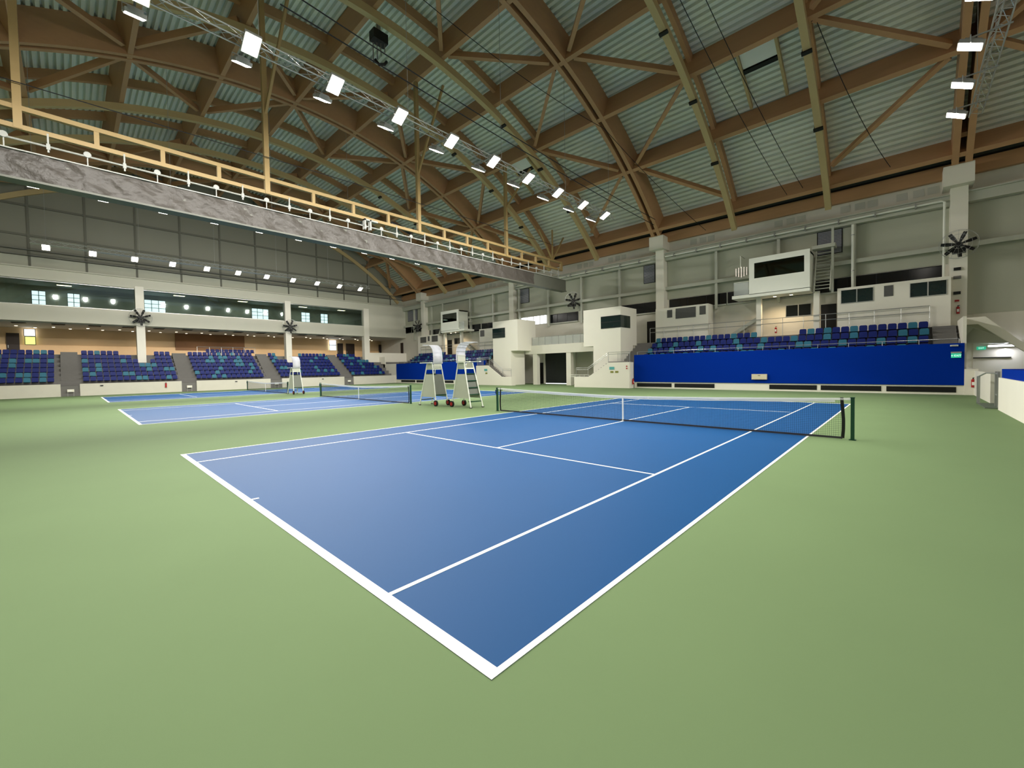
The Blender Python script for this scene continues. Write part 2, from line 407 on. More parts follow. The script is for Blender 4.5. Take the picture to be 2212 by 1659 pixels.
# corrugated deck
a = MB(); pitch = .4/38.9*180/math.pi; prof = []
t = -44.2
while t < 44.2:
    prof += [(38.86, t), (38.86, t+pitch*.5), (39.12, t+pitch*.57), (39.12, t+pitch*.93)]; t += pitch
vs = [PC(-51.4, p[0], p[1]) for p in prof]+[PC(25, p[0], p[1]) for p in prof]; n = len(prof)
a.add(vs, [(i, i+1, n+i+1, n+i) for i in range(n-1)]); struct(a, 'ceiling', DECK)
struct(arcbeam(MB(), -51.5, 25, 39.15, 39.35, -44.6, 44.6, 60), 'roof_slab', GREYC)
PR = [15.3, -4.55, -24.4, -44.25]
for P in PR:
    a = arcbeam(MB(), P-.45, P-.14, 36.95, 38.88, -43.2, 43.2, 60); arcbeam(a, P+.14, P+.45, 36.95, 38.88, -43.2, 43.2, 60)
    for k in range(-5, 6): a.beam(PC(P, 37.3, 8.12*k), PC(P, 38.8, 8.12*k), .26, .3, (0, 1, 0))
    struct(a, 'arch_beam', WOOD)
    # head block joints: small steel shoes under each purlin crossing
SEC = [P+s*6.73 for P in PR for s in (-1, 1)]+[22+.1]
SEC = [x for x in SEC if x > -51.2]
for x in SEC:
    struct(arcbeam(MB(), x-.19, x+.19, 36.45, 36.95, -44.6, 44.6, 60), 'arch_beam', WOOD2)
    a = MB()
    arcbeam(a, x-.14, x+.14, 38.25, 38.88, -43.5, 43.5, 60)
    struct(a, 'roof_beam', WOOD)
for k in range(-5, 6):
    th = 8.12*k if abs(k) < 5 else 8.46*k
    a = MB(); wd = .3/37.5*180/math.pi/2
    arcbeam(a, -51.3, 24.5, 36.98, 38.88, th-wd, th+wd, 1)
    struct(a, 'roof_beam', WOOD)
for s in (-1, 1):
    y0, y1 = (YC+26.55, YC+26.9) if s > 0 else (YC-26.9, YC-26.55)
    struct(bx(-51.3, 24.5, y0, y1, 13.95, 14.85), 'edge_beam', WOOD)
    struct(bx(-51.3, 24.5, y0+.12, y1-.05, 14.85, 15.75), 'roof_edge_panel', mat('edge_grille', (70, 76, 68), .6, noise=.2, scale=6, stretch=(.1, 1, 8)))
    struct(bx(-51.3, 24.5, y0+.06, y0+.12, 14.88, 15.0), 'roof_edge_strip', BLACK)
def diag(xa, ka, xb, kb):
    a = Vector(PC(xa, 37.45, 8.12*ka)); b = Vector(PC(xb, 37.45, 8.12*kb)); d = b-a
    up = Vector((0, math.sin(R(4.06*(ka+kb))), math.cos(R(4.06*(ka+kb)))))
    struct(MB().beam(a+d*.06, b-d*.06, .26, .42, up), 'brace_beam', WOOD)
for P in PR:
    for s in (-1, 1):
        x2 = P+s*6.73
        if x2 < -51.2 or x2 > 24: continue
        for k in (-4, -2, 0, 2, 4):
            for kb in (k-1, k+1): diag(P+s*.45, k, x2, kb)
# roof hatches between secondary arches
for xa, nm in ((4.75, 'right'), (-15.6, 'left')):
    a = MB()
    for x in (xa, xa+2.15): a.beam(PC(x, 38.7, 24.9), PC(x, 38.7, 31.9), .16, .34, (0, .45, .9))
    struct(a, 'roof_beam', WOOD2)
    o = struct(arcbeam(MB(), xa+.1, xa+2.05, 38.6, 38.7, 25, 27.6, 2), 'ceiling_panel', mat('hatch_white', (244, 244, 236), .6, noise=.03))
    struct(arcbeam(MB(), xa+.1, xa+2.05, 38.5, 38.7, 27.7, 28.1, 1), 'ceiling_slat', BLACK)
# dark clamps under the secondary arches
for x in SEC[:6]:
    for k in (2, 3, 4):
        t = thing('steel_clamp', 'small dark steel clamp under a light roof arch', 'clamp', group='dark clamps under the roof arches')
        o = MB().beam(PC(x-.26, 36.38, 8.12*k+2.2), PC(x+.26, 36.38, 8.12*k+2.2), .22, .12, (0, math.sin(R(8*k)), math.cos(R(8*k)))).build('plate', BLACK, t)
        MB().beam(PC(x-.22, 36.4, 8.12*k+2.2), PC(x-.22, 36.85, 8.12*k+2.2), .05, .12, (0, 1, 0)).build('strap', BLACK, t)
# slack cables
def cable(p, q, sag, label, rad=.02):
    p, q = Vector(p), Vector(q); pts = []
    for i in range(17):
        s = i/16; v = p.lerp(q, s); v.z -= sag*4*s*(1-s); pts.append(v)
    tag(MB().tube(pts, rad, 6).build('cable', RUB), label, 'cable', 'thin cables strung under the roof')
cable((-8.2, 12.3, 24.2), (-4.2, 27.4, 20.4), .5, 'thin dark cable strung from roof centre down to the main timber arch')
cable((-8.6, 12.3, 24.1), (-13.9, -8, 17.6), .4, 'thin dark cable running over the hanging frame at left')
cable((-4.2, 27.4, 20.4), (-.2, 37.8, 14.0), .3, 'thin dark cable from the main arch down to the far wall')
cable((-4.0, 4, 15.6), (-4.0, 35.6, 14.9), .2, 'lower thin dark cable beside the near lighting truss', .025)
cable((-3.9, 4, 16.2), (-3.8, 35.4, 15.3), .3, 'upper thin dark cable beside the near lighting truss', .025)
cable((-14.2, -8, 14.2), (-14.2, 34, 14.9), -.1, 'thin pale cable above the cream hanging frame', .02)
cable((3.8, 18, 22.6), (6.2, 36.2, 14.8), .6, 'thin dark cable crossing the roof hatch towards the far wall')
cable((4.8, 18, 22.6), (7.2, 36.2, 15.0), .6, 'second thin dark cable crossing the roof hatch, to its right')
cable((9.2, 27, 20.6), (12.0, 36.2, 14.9), .6, 'thin dark cable right of the light roof arch near the right column')

t = thing('chain_hoist', 'dark chain hoist cluster hanging under the roof near the top edge', 'hoist', (-11.9, 12.6, 22.2))
MB().box(-.3, .3, -.5, .5, .9, 1.5).build('hoist_body', BLACK, t)
for i in range(4): MB().tube([(-.2+.13*i, -.3+.2*i, .9), (-.2+.13*i, -.3+.2*i, -.4+.25*i)], .035, 6).build('chain', GREYC, t)
MB().tube([(.0, -.3, -.3), (.15, -.1, -.6), (.3, .2, -.5), (.2, .4, -.2)], .09, 8).build('hook_block', BLACK, t)
MB().box(-.1, .1, -.1, .1, 1.5, 2.2).build('hanger', GSTEEL, t)
# cream hanging frame and wrapped curtain box
fx_ = -14.5; Y0, Y1 = -10.5, 35.6
t = thing('steel_gantry', 'long cream steel ladder frame hung from the roof above the wrapped beam', 'steel frame', (fx_, 0, 0))
for z in (12.58, 13.38): MB().box(-.1, .1, Y0, Y1, z-.1, z+.1).build('chord', YEL, t)
posts = [-8.2, -3.0, 6.55, 17.15, 26.9, 35.5]
for y in posts:
    zt = -12.6+math.sqrt(37.0**2-(y-11.9)**2)
    MB().box(-.13, .13, y-.13, y+.13, 12.5, min(zt-.05, 24.3) if y < 35 else 13.4).build('tall_post', YEL, t)
y = -8.2
for ya, yb in zip(posts, posts[1:]):
    n = max(2, round((yb-ya)/2.45))
    for i in range(1, n):
        yy = ya+(yb-ya)*i/n; MB().box(-.09, .09, yy-.09, yy+.09, 12.68, 13.28).build('short_post', YEL, t)
for y in (6.55, 17.15, 26.9):
    zt = -12.6+math.sqrt(37.0**2-(y-11.9)**2); zb = 17.0
    MB().beam((0, y, zb), (2.6, y+.6, zt-1.2), .14, .14).build('brace', YEL, t)
for dy in (-2.2, 0, 2.0): MB().beam((0, 34.0, 13.4), (0, 34.0+dy, 16.6-abs(dy)*.2), .13, .13).build('brace', YEL, t)
t = thing('curtain_beam', 'long grey divider beam wrapped in crinkled silver tarpaulin, hung across the hall', 'curtain beam', (fx_, 0, 0))
a = MB(); ny, nz = 260, 9
for j in range(nz+1):
    for i in range(ny+1):
        y = -11+(30.5+11)*i/ny; z = 10.36+1.12*j/nz
        d = .30+.045*math.sin(y*3.1+z*4)*math.sin(y*1.3-z*2.2)+.03*math.sin(y*7.3+z*9)*math.sin(z*5+y)+random.uniform(-.014, .014)
        a.v.append((d, y, z))
for j in range(nz):
    for i in range(ny):
        q = j*(ny+1)+i; a.f.append((q, q+1, q+ny+2, q+ny+1)); a.mi.append(0)
for j in (0, 1):
    pass
n0 = len(a.v)
a.build('tarpaulin', TARP, t, smooth=True)
MB().box(-.3, .24, -11, 36.0, 10.35, 11.48).build('core_box', GREYB, t)
MB().box(-.34, .36, -11, 36.0, 10.26, 10.35).build('bottom_flange', GREYB, t)
MB().box(.24, .37, -11, 36.0, 11.48, 11.53).build('top_edge', RAILW, t)
MB().tube([(.3, -11, 11.95), (.3, 36.2, 11.95)], .045, 8).build('rail_pipe', RAILW, t)
a_y = -9.5; i = 0
while a_y < 35.5:
    MB().box(.27, .33, a_y-.03, a_y+.03, 11.7, 12.5).box(.25, .35, a_y-.06, a_y+.06, 11.82, 12.06).build('hanger', RAILW, t)
    yy = a_y+1.2
    if yy < 35.5:
        MB().box(.28, .32, yy-.02, yy+.02, 11.5, 12.05).tube([(.26, yy, 12.02), (.36, yy, 12.02)], .13, 12).build('pulley', RAILW, t)
    a_y += 2.45
MB().box(.2, .5, 12.4, 12.5, 11.7, 12.4).box(.2, .5, 12.8, 12.9, 11.7, 12.4).box(.2, .5, 12.4, 13.4, 12.3, 12.4).build('motor_bracket', RAILW, t)
thin = thing('duct_elbow', 'small grey duct elbow lying on the cream hanging frame', 'duct', (-14.9, 15.0, 12.9))
MB().tube([(0, 0, 0), (0, .9, -.15), (.1, 1.6, -.4), (.1, 1.9, -.1)], .16, 10).build('elbow_pipe', BLACK, thin)

# ================================================================== far wall
YW = 38.85
struct(bx(-58, 25, YW, YW+.3, 0, 14.1), 'wall_far', WHITE2)
def wbox(name, m_, *a, parent=None): return struct(bx(*a), name, m_, parent)
# grey metal panels of the upper wall, set between the columns
wf = bpy.data.objects['wall_far']
cols = [15.25, -4.55, -24.4, -44.25]
for x0, x1 in ((15.6, 24.5), (-4.1, 14.85), (-24.0, -4.95), (-43.85, -24.8), (-51, -44.6)):
    wbox('wall_panel', PANEL, x0, x1, YW-.06, YW, 8.45 if x0 < 15 else 5.0, 12.1, parent=wf)
for i, x in enumerate(cols):
    struct(bx(x-.4, x+.4, 38.0, YW, 0, 13.2).box(x-.75, x+.62, 37.35, YW, 13.15, 14.4), 'column', WHITE)
struct(bx(-50.9, 24.5, 38.25, YW, 12.15, 12.75).box(-50.9, 24.5, 38.1, YW, 12.75, 12.83), 'trim_1', STEEL)      # cornice
a = MB().box(-50.9, 24.5, 38.4, YW, 9.38, 9.52).box(-50.9, 24.5, 38.35, 38.45, 9.3, 9.6)
struct(a, 'trim_2', STEEL)
a = MB()
for k in range(-11, 6):
    x = .45+4.78*k
    if any(abs(x-c) < .5 for c in cols) or x < -50 or 14 < x < 15 or -38 < x < -37.5: continue
    struct(MB().box(x-.11, x+.11, 38.4, 38.46, 7.0, 12.15).box(x-.02, x+.02, 38.46, YW, 7.0, 12.15), 'steel_column', STEEL)
# window strips
wi = 1
for x0, x1, z0 in ((1.3, 14.55, 7.4), (-3.95, 1.2, 7.4), (-14.0, -5.0, 7.35), (-19.0, -14.6, 7.35), (-31, -25, 7.35), (-43.5, -31.2, 7.35), (-50.5, -45, 9.6)):
    fr = struct(bx(x0, x1, YW-.05, YW-.01, z0, 8.4), 'window_%d' % wi, BLACK); wi += 1
    n = max(2, round((x1-x0)/1.6))
    for i in range(n):
        xa, xb = x0+(x1-x0)*i/n+.04, x0+(x1-x0)*(i+1)/n-.04
        struct(bx(xa, xb, YW-.06, YW-.05, z0+.06, 8.34), 'pane', DARK, fr)
    struct(bx(x0, x1, YW-.18, YW, z0-.12, z0), 'sill', STEEL, fr)
fr = struct(bx(-23.4, -19.1, YW-.05, YW-.01, 7.4, 8.5), 'window_%d' % wi, ALU); wi += 1
for i in range(4): struct(bx(-23.34+i*1.06, -22.44+i*1.06, YW-.07, YW-.05, 7.45, 8.45), 'pane', DAYB, fr)
# louvred windows high up
for x0, x1 in ((7.8, 9.25), (-6.5, -5.4), (-23.6, -22.0), (-49.6, -46.8)):
    fr = struct(bx(x0-.06, x1+.06, YW-.1, YW-.05, 10.32, 12.12), 'window_%d' % wi, BLACK); wi += 1
    a = MB()
    for i in range(16): a.box(x0, x1, YW-.14, YW-.1, 10.38+i*.108, 10.38+i*.108+.07)
    struct(a, 'window_slat', mat('louvre', (150, 152, 160), .5, noise=.03), fr)
    MB()
# small square vents on the top band
for xc in (10.3, 6.0, -.8, -9.5, -13.5, 13.4, -29, -35):
    for i, dx in enumerate((-.85, 0, .7)):
        tag(bx(xc+dx-.28, xc+dx+.28, YW-.02, YW, 13.25, 13.75).build('wall_vent', mat('vent_grey', (194, 194, 180), .6, noise=.05)),
            'small grey square vent in the white band under the roof edge', 'vent', 'square vents below the roof edge')
# pipes along the cornice
t = thing('sprinkler_pipe', 'cream pipe run along the cornice and down beside the right column', 'pipe')
MB().tube([(-4.0, 38.0, 12.45), (14.45, 38.0, 12.45), (14.6, 38.0, 12.35), (14.6, 38.2, 7.5)], .07, 8).build('pipe_run', CHW, t)
a = MB()
for i in range(9): a.box(-3.2+i*2.05, -3.12+i*2.05, 37.88, 38.25, 12.3, 12.62)
a.build('pipe_bracket', GSTEEL, t)
t = thing('sprinkler_pipe', 'cream pipe run along the cornice left of the main column', 'pipe')
MB().tube([(-23.6, 38.0, 12.45), (-5.5, 38.0, 12.45)], .07, 8).build('pipe_run', CHW, t)
a = MB()
for i in range(9): a.box(-23.5+i*2.1, -23.42+i*2.1, 37.88, 38.25, 12.3, 12.62)
a.build('pipe_bracket', GSTEEL, t)
for x, s in ((9.95, 'behind the right-hand flat-roofed room'),):
    t = thing('drain_pipe', 'white drain pipe down the far wall %s' % s, 'pipe', (x, 38.2, 7.4))
    MB().tube([(0, 0, 0), (0, 0, 4.7)], .09, 10).build('pipe_run', CHW, t)
    MB().tube([(0, 0, 1.3), (0, 0, 1.36)], .12, 10).tube([(0, 0, 3.9), (0, 0, 3.96)], .12, 10).build('pipe_collar', GSTEEL, t)

# ================================================================== far stands
FL = [2.2, 2.7, 3.2, 3.7]; YF = [33.75, 34.7, 35.5, 36.3, 37.1]
def mx(x): return -29.8-x
ordr = ['front', 'second', 'third', 'top']
def stand(mir):
    def X(a, b): return (a, b) if not mir else (mx(b), mx(a))
    prof = [(33.6, 0), (33.6, 2.2)]
    for i in range(4): prof += [(YF[i], FL[i]), (YF[i+1], FL[i])]
    prof += [(37.1, 4.2), (YW, 4.2), (YW, 0)]
    p2 = [(33.6, 0), (33.6, 2.2), (34.7, 2.2), (34.7, 2.7), (35.5, 2.7), (35.5, 3.2), (36.3, 3.2), (36.3, 3.7), (37.1, 3.7), (37.1, 4.2), (YW, 4.2), (YW, 0)]
    x0, x1 = X(-6.35, 15.26)
    struct(MB().prism(p2, 'x', x0, x1), 'stand_slab', GREYC)
    # finer steps in the end aisles
    for xa, xb in ((14.05, 15.1), (-6.3, -4.55)):
        a = MB(); q0, q1 = X(xa, xb)
        for i in range(8): a.box(q0, q1, 33.75+.42*i, 37.2, 2.2+.25*i, 2.45+.25*i)
        struct(a, 'stair_slab', GREYC)
    # white plinth and vents
    x0, x1 = X(-5.03, 15.3)
    pl = struct(bx(x0, x1, 33.52, 33.6, 0, .55), 'wall_plinth', WHITE)
    vents = ((-4.76, -1.62), (-1.36, 1.82), (5.6, 8.42), (8.64, 11.72), (11.96, 14.95)) if not mir else ((-4.9, -2.1), (-1.8, .9), (1.2, 3.9), (4.2, 6.9), (7.2, 9.9), (10.2, 14))
    for xa, xb in vents:
        q0, q1 = X(xa, xb)
        struct(bx(q0, q1, 33.50, 33.52, .13, .45), 'wall_vent_panel', BLACK, pl)
        a = MB()
        for i in range(5): a.box(q0, q1, 33.495, 33.50, .16+i*.06, .175+i*.06)
        struct(a, 'wall_slat', RUB, pl)
    q0, q1 = X(-5.0, 15.26)
    tag(bx(q0, q1, 33.46, 33.6, .56, 2.98).build('court_panel', PBLUE), 'long plain blue panel wall below the seats, %s' % ('behind the umpire chairs' if mir else 'behind the nearest net'), 'wall panel')
    # glass rail on the panel
    t = thing('handrail', 'thin metal rail along the front of the blue seats %s' % ('at the far corner' if mir else 'above the nearest blue panel'), 'handrail')
    MB().tube([(q0+.2, 33.72, 3.25), (q1-.2, 33.72, 3.25)], .022, 6).build('top_rail', ALU, t)
    n = 12
    for i in range(n+1):
        xx = q0+.2+(q1-q0-.4)*i/n; MB().tube([(xx, 33.72, 2.2), (xx, 33.72, 3.25)], .016, 6).build('rail_post', ALU, t)
    # upper walkway rail
    t = thing('handrail', 'metal walkway rail behind the top row of seats %s' % ('at the far corner stand' if mir else 'of the right-hand stand'), 'handrail')
    q0, q1 = X(-5.2, 13.95)
    for z in (5.6, 5.2): MB().tube([(q0, 37.2, z), (q1, 37.2, z)], .025, 6).build('top_rail', ALU, t)
    n = 14
    for i in range(n+1):
        xx = q0+(q1-q0)*i/n; MB().tube([(xx, 37.2, 4.2), (xx, 37.2, 5.6)], .02, 6).build('rail_post', ALU, t)
stand(False); stand(True)

# seats
def seat_back():
    a = MB(); pts = [(-.21, 0), (-.225, .2), (-.215, .38), (-.15, .43), (.15, .43), (.215, .38), (.225, .2), (.21, 0)]
    vs = []
    for d, k in ((0, 1), (.035, .96)):
        for px, pz in pts: vs.append((px*k, .19+d+.05*(pz/.43)+.03*(1-abs(px)/.22)-.03, .44+pz))
    n = 8; a.add(vs, [tuple(range(n)), tuple(range(2*n-1, n-1, -1))]+[(i, (i+1) % n, n+(i+1) % n, n+i) for i in range(n)])
    return a
def seat_pan():
    a = MB(); a.prism([(-.26, .455), (-.24, .49), (.17, .45), (.17, .40)], 'x', -.2, .2)
    return a
def make_seat(m_):
    t = thing('stadium_seat', '', 'stadium seat')
    seat_back().build('backrest', m_, t); seat_pan().build('seat', m_, t)
    MB().box(-.17, -.13, .1, .24, .0, .46).box(.13, .17, .1, .24, 0, .46).build('bracket', RUB, t)
    return t
SP = {}
def place_seat(teal, loc, label, group):
    if teal not in SP: SP[teal] = o = make_seat(STEAL if teal else SBLUE); o.location = loc
    else: o = dup(SP[teal], loc=loc)
    o['label'] = label; o['group'] = group
rowsets = [
  (3, 0, [-4.15+.5*i for i in range(17)], {0, 5, 9, 13, 16}, 'top row before the gap'),
  (3, 0, [7.15+.5*i for i in range(14)], {1, 3, 6, 12}, 'top row after the gap'),
  (2, 0, [-4.2+.4965*i for i in range(37)], {1, 4, 8, 14, 18, 22, 26, 29, 34, 36}, 'third row'),
  (1, 0, [-4.25+.4965*i for i in range(37)], {0, 4, 9, 11, 15, 18, 23, 24, 28, 32, 35}, 'second row'),
  (0, 0, [-4.25+.4965*i for i in range(37)], {1, 3, 7, 9, 12, 16, 17, 21, 25, 27, 31, 34}, 'front row')]
for ri, _, xs, teal, rn in rowsets:
    for i, x in enumerate(xs):
        if x > 13.9: continue
        y = [34.15, 34.95, 35.75, 36.55][ri]
        place_seat(i in teal, (x, y, FL[ri]), '%s seat above the long blue panel, %s, %s from its left' % ('teal' if i in teal else 'blue', rn, nth(i+1)), 'seats of the stand above the nearest blue panel')
# left stand (rows run along Y, seats face +X)
cand = []
blocks = [(-9.9, -2.8, 5), (-1.0, 6.6, 4), (8.2, 15.6, 3), (17.15, 25.2, 2), (26.85, 32.6, 1)]
bn = {5: 'far left', 4: 'second', 3: 'third', 2: 'fourth', 1: 'last'}
rnd = random.Random(11)
for y0, y1, b in blocks:
    n = int((y1-y0)/.5)
    for k in range(7):
        for i in range(n):
            y = y0+.25+.5*i
            if k >= 5 and b == 4 and 1.9+(.9 if k == 5 else 0) < y < 5.0: continue
            if k == 4 and abs(y-3.85) < .6: continue
            if k >= 5 and b == 2 and 18.2 < y < 21.3-(.8 if k == 5 else 0): continue
            if k == 4 and b == 2 and abs(y-19.6) < .6: continue
            if b == 1 and k >= 3 and y > 32.6-.75*(k-2): continue
            if b == 1 and k >= 5 and y > 30.5: continue
            cand.append((-46.45-.8*k, y, 1.0+.47*k, rnd.random() < .2, b, k, i))
cand.sort(key=lambda c: .69*(12.87-c[0])+.727*(c[1]+1.8)+(50 if c[1] < -4.2 else 0))
protoL = {}
def single_seat(m_):
    a = seat_back(); b = seat_pan(); n0 = len(a.v); a.v += b.v; a.f += [tuple(i+n0 for i in q) for q in b.f]; a.mi += b.mi
    a.v = [(-v[1], v[0], v[2]) for v in a.v]
    return a
stuffm = MB(); cnt = 0
rown = ['front', 'second', 'third', 'fourth', 'fifth', 'sixth', 'top']
for x, y, z, teal, b, k, i in cand:
    if cnt < 158:
        if teal not in protoL: o = protoL[teal] = single_seat(0).build('stadium_seat', STEAL if teal else SBLUE)
        else: o = protoL[teal].copy(); C.objects.link(o)
        o.location = (x, y, z)
        tag(o, '%s seat, %s row, %s from its left, %s block of the end stand' % ('teal' if teal else 'dark blue', rown[k], nth(i+1), bn[b]), 'stadium seat', 'seats of the end stand')
        cnt += 1
    else:
        s_ = single_seat(0); stuffm.cur = int(teal); stuffm.add([(v[0]+x, v[1]+y, v[2]+z) for v in s_.v], s_.f)
for ri, _, xs, teal, rn in rowsets:
    for i, x in enumerate(xs):
        s_ = MB(); q = seat_back(); s_.add(q.v, q.f); q = seat_pan(); s_.add(q.v, q.f)
        y = [34.15, 34.95, 35.75, 36.55][ri]; stuffm.cur = int(i in teal); stuffm.add([(v[0]+mx(x), v[1]+y, v[2]+FL[ri]) for v in s_.v], s_.f)
for i in range(11):
    s_ = single_seat(0); stuffm.cur = 0; stuffm.add([(v[0]-52.2, v[1]+10.5+.5*i, v[2]+4.25) for v in s_.v], s_.f)
tag(stuffm.build('stadium_seating', [SBLUE, STEAL]), 'remaining rows of dark blue and teal folding seats in the distant stands', 'stadium seating', kind='stuff')

# ================================================================== gate, towers and stair blocks of the far wall
def tower(mir):
    def X(a, b): return (a, b) if not mir else (mx(b), mx(a))
    side = 'left of the gateway' if mir else 'right of the gateway'
    t = thing('commentary_tower', 'white block tower with corner window, %s in the far wall' % side, 'tower')
    a = MB(); q = X(-10.45, -6.4); a.box(q[0], q[1], 33.6, 36.8, 4.0, 7.58)
    q = X(-9.35, -6.4); a.box(q[0], q[1], 33.6, 36.0, 0, 4.0); a.build('shell', WHITE, t)
    q = X(-8.46, -6.39)
    a = MB(); a.box(q[0], q[1], 33.57, 33.62, 5.63, 6.77)
    xs = -6.4 if not mir else mx(-6.4)
    a.box(min(xs, xs+(.03 if not mir else -.03)), max(xs, xs+(.03 if not mir else -.03)), 33.57, 35.45, 5.63, 6.77)
    w_ = a.build('window_glass', TINT, t)
    a = MB(); a.box(q[0], q[1], 33.555, 33.575, 6.18, 6.22); a.box(q[0], q[1], 33.555, 33.575, 6.74, 6.77); a.box(q[0], q[1], 33.555, 33.575, 5.62, 5.66)
    a.build('window_frame', BLACK, w_)
    # stair block
    t = thing('stair_block', 'cream stair block with sloping parapet and steps, %s' % side, 'staircase')
    p = [(-10.6, 0), (-10.6, 1.0), (-9.0, 1.0), (-6.75, 2.35), (-4.65, 2.35), (-4.65, 0)]
    if mir: p = [(mx(x), z) for x, z in p]
    DX = -.45; X0 = X; X = lambda a_, b_: tuple(v+DX for v in X0(a_, b_)); p = [(x+DX, z) for x, z in p]
    a = MB().prism(p, 'y', 32.75, 32.87); a.build('parapet', WHITE, t)
    q = X(-4.75, -4.6); MB().box(q[0], q[1], 32.87, 33.44, 0, 2.34).build('end_wall', WHITE, t)
    q = X(-10.6, -10.45); MB().box(q[0], q[1], 32.87, 33.44, 0, .99).build('end_wall', WHITE, t)
    a = MB()
    for i in range(9):
        q = X(-9.0+.27*i, -4.8); a.box(q[0], q[1], 32.87, 33.44, .9+.17*i if i else 0, 1.07+.17*i)
    q = X(-10.45, -9.0); a.box(q[0], q[1], 32.87, 33.44, 0, .9); a.build('steps', GREYC, t)
    pts = [(-10.45, 1.9), (-9.1, 1.9), (-6.85, 3.3), (-4.7, 3.3)]
    if mir: pts = [(mx(x), z) for x, z in pts]
    pts = [(x+DX, z) for x, z in pts]
    for dz in (0, -.18): MB().tube([(x, 32.92, z+dz) for x, z in pts], .025, 6).build('handrail', ALU, t)
    for x, z in pts:
        MB().tube([(x, 32.92, z-1.0), (x, 32.92, z)], .022, 6).build('rail_post', ALU, t)
    q = X(-5.9, -4.75)
    a = MB()
    for i in range(9): a.box(q[0]+.13*i, q[0]+.13*i+.02, 32.91, 32.93, 2.4, 3.25)
    a.build('gate_panel', ALU, t)
tower(False); tower(True)
# wall signs on stair blocks
def sign(name, label, x0, x1, z0, z1, y, m_, txt=None, tm=None, size=.1):
    t = thing(name, label, 'sign', ((x0+x1)/2, y, (z0+z1)/2))
    w_, h_ = (x1-x0)/2, (z1-z0)/2
    MB().box(-w_, w_, -.03, 0, -h_, h_).build('sign_plate', m_, t)
    if txt: text('lettering', txt, size, (0, -.033, 0), (R(90), 0, 0), tm, t)
    return t
sign('direction_sign', 'pale teal framed notice on the right stair block', -7.1, -6.6, 1.7, 1.95, 32.75, mat('sign_teal', (90, 170, 170), .5, noise=.1))
sign('notice_sign', 'yellow and black notice on the right stair block, the left one', -7.0, -6.7, 1.4, 1.56, 32.75, mat('sign_olive', (130, 130, 50), .5, noise=.3, scale=9))
sign('notice_sign', 'yellow and black notice on the right stair block, beside the wall corner side', -6.5, -6.2, 1.4, 1.56, 32.75, mat('sign_olive', (130, 130, 50), .5, noise=.3))
sign('direction_sign', 'pale teal framed notice on the left stair block', -24.1, -23.6, 1.7, 1.95, 32.75, mat('sign_teal', (90, 170, 170), .5, noise=.1))
sign('notice_sign', 'small yellow notice on the left stair block', -23.9, -23.6, 1.35, 1.52, 32.75, mat('sign_olive', (130, 130, 50), .5, noise=.3))
for z, s in ((1.98, 'upper'), (1.78, 'lower')):
    t = thing('alarm_bell', 'small round red alarm, the %s one at the right stair block edge' % s, 'alarm', (-5.35, 32.75, z))
    MB().tube([(0, 0, 0), (0, -.05, 0)], .06, 14).build('bell', RED, t)
# bridge slab over gateway
struct(bx(-20.2, -9.3, 35.9, 36.1, 3.6, 4.6), 'wall_bridge', WHITE)
struct(bx(-20.2, -9.3, 36.1, YW, 3.9, 4.2), 'walkway_slab', GREYC)
for x in (-18.8, -14.0): struct(bx(x-.3, x+.3, 35.95, 36.5, 0, 3.6), 'column', WHITE)
t = thing('handrail', 'glazed metal rail along the bridge over the gateway', 'handrail')
MB().tube([(-19.25, 36.05, 5.55), (-10.55, 36.05, 5.55)], .025, 6).build('top_rail', ALU, t)
MB().box(-19.25, -10.55, 36.04, 36.06, 4.62, 5.5).build('rail_glass', RAILG, t)
for i in range(10): MB().box(-19.25+.96*i, -19.21+.96*i, 36.02, 36.08, 4.6, 5.55).build('rail_post', ALU, t)
dr = struct(bx(-19.4, -15.3, YW-.12, YW-.02, .08, 3.85), 'door_1', mat('shutter', (62, 66, 66), .5, noise=.08, scale=2))
a = MB()
for i in range(25): a.box(-19.4, -15.3, YW-.14, YW-.12, .15+.15*i, .17+.15*i)
struct(a, 'door_slat', BLACK, dr)
struct(bx(-19.4, -15.3, YW-.13, YW-.05, .0, .08), 'door_gap_panel', DAYB, dr)
struct(bx(-20.6, -19.6, YW-.12, YW-.02, 0, 2.6), 'door_2', BLACK)
struct(bx(-12.0, -11.1, YW-.12, YW-.02, 0, 2.2), 'door_3', BLACK)
for x in (-19.55, -15.1, -12.6): struct(bx(x-.15, x+.15, YW-.2, YW, 0, 3.9), 'pilaster_column', WHITE)
t = thing('handrail', 'low cream handrail at the ramp right of the gateway', 'handrail')
for z in (1.15, .95): MB().tube([(-13.2, 35.2, z), (-10.9, 35.2, z)], .025, 6).build('top_rail', CHW, t)
for i in range(5): MB().tube([(-13.2+.575*i, 35.2, 0), (-13.2+.575*i, 35.2, 1.15)], .02, 6).build('rail_post', CHW, t)

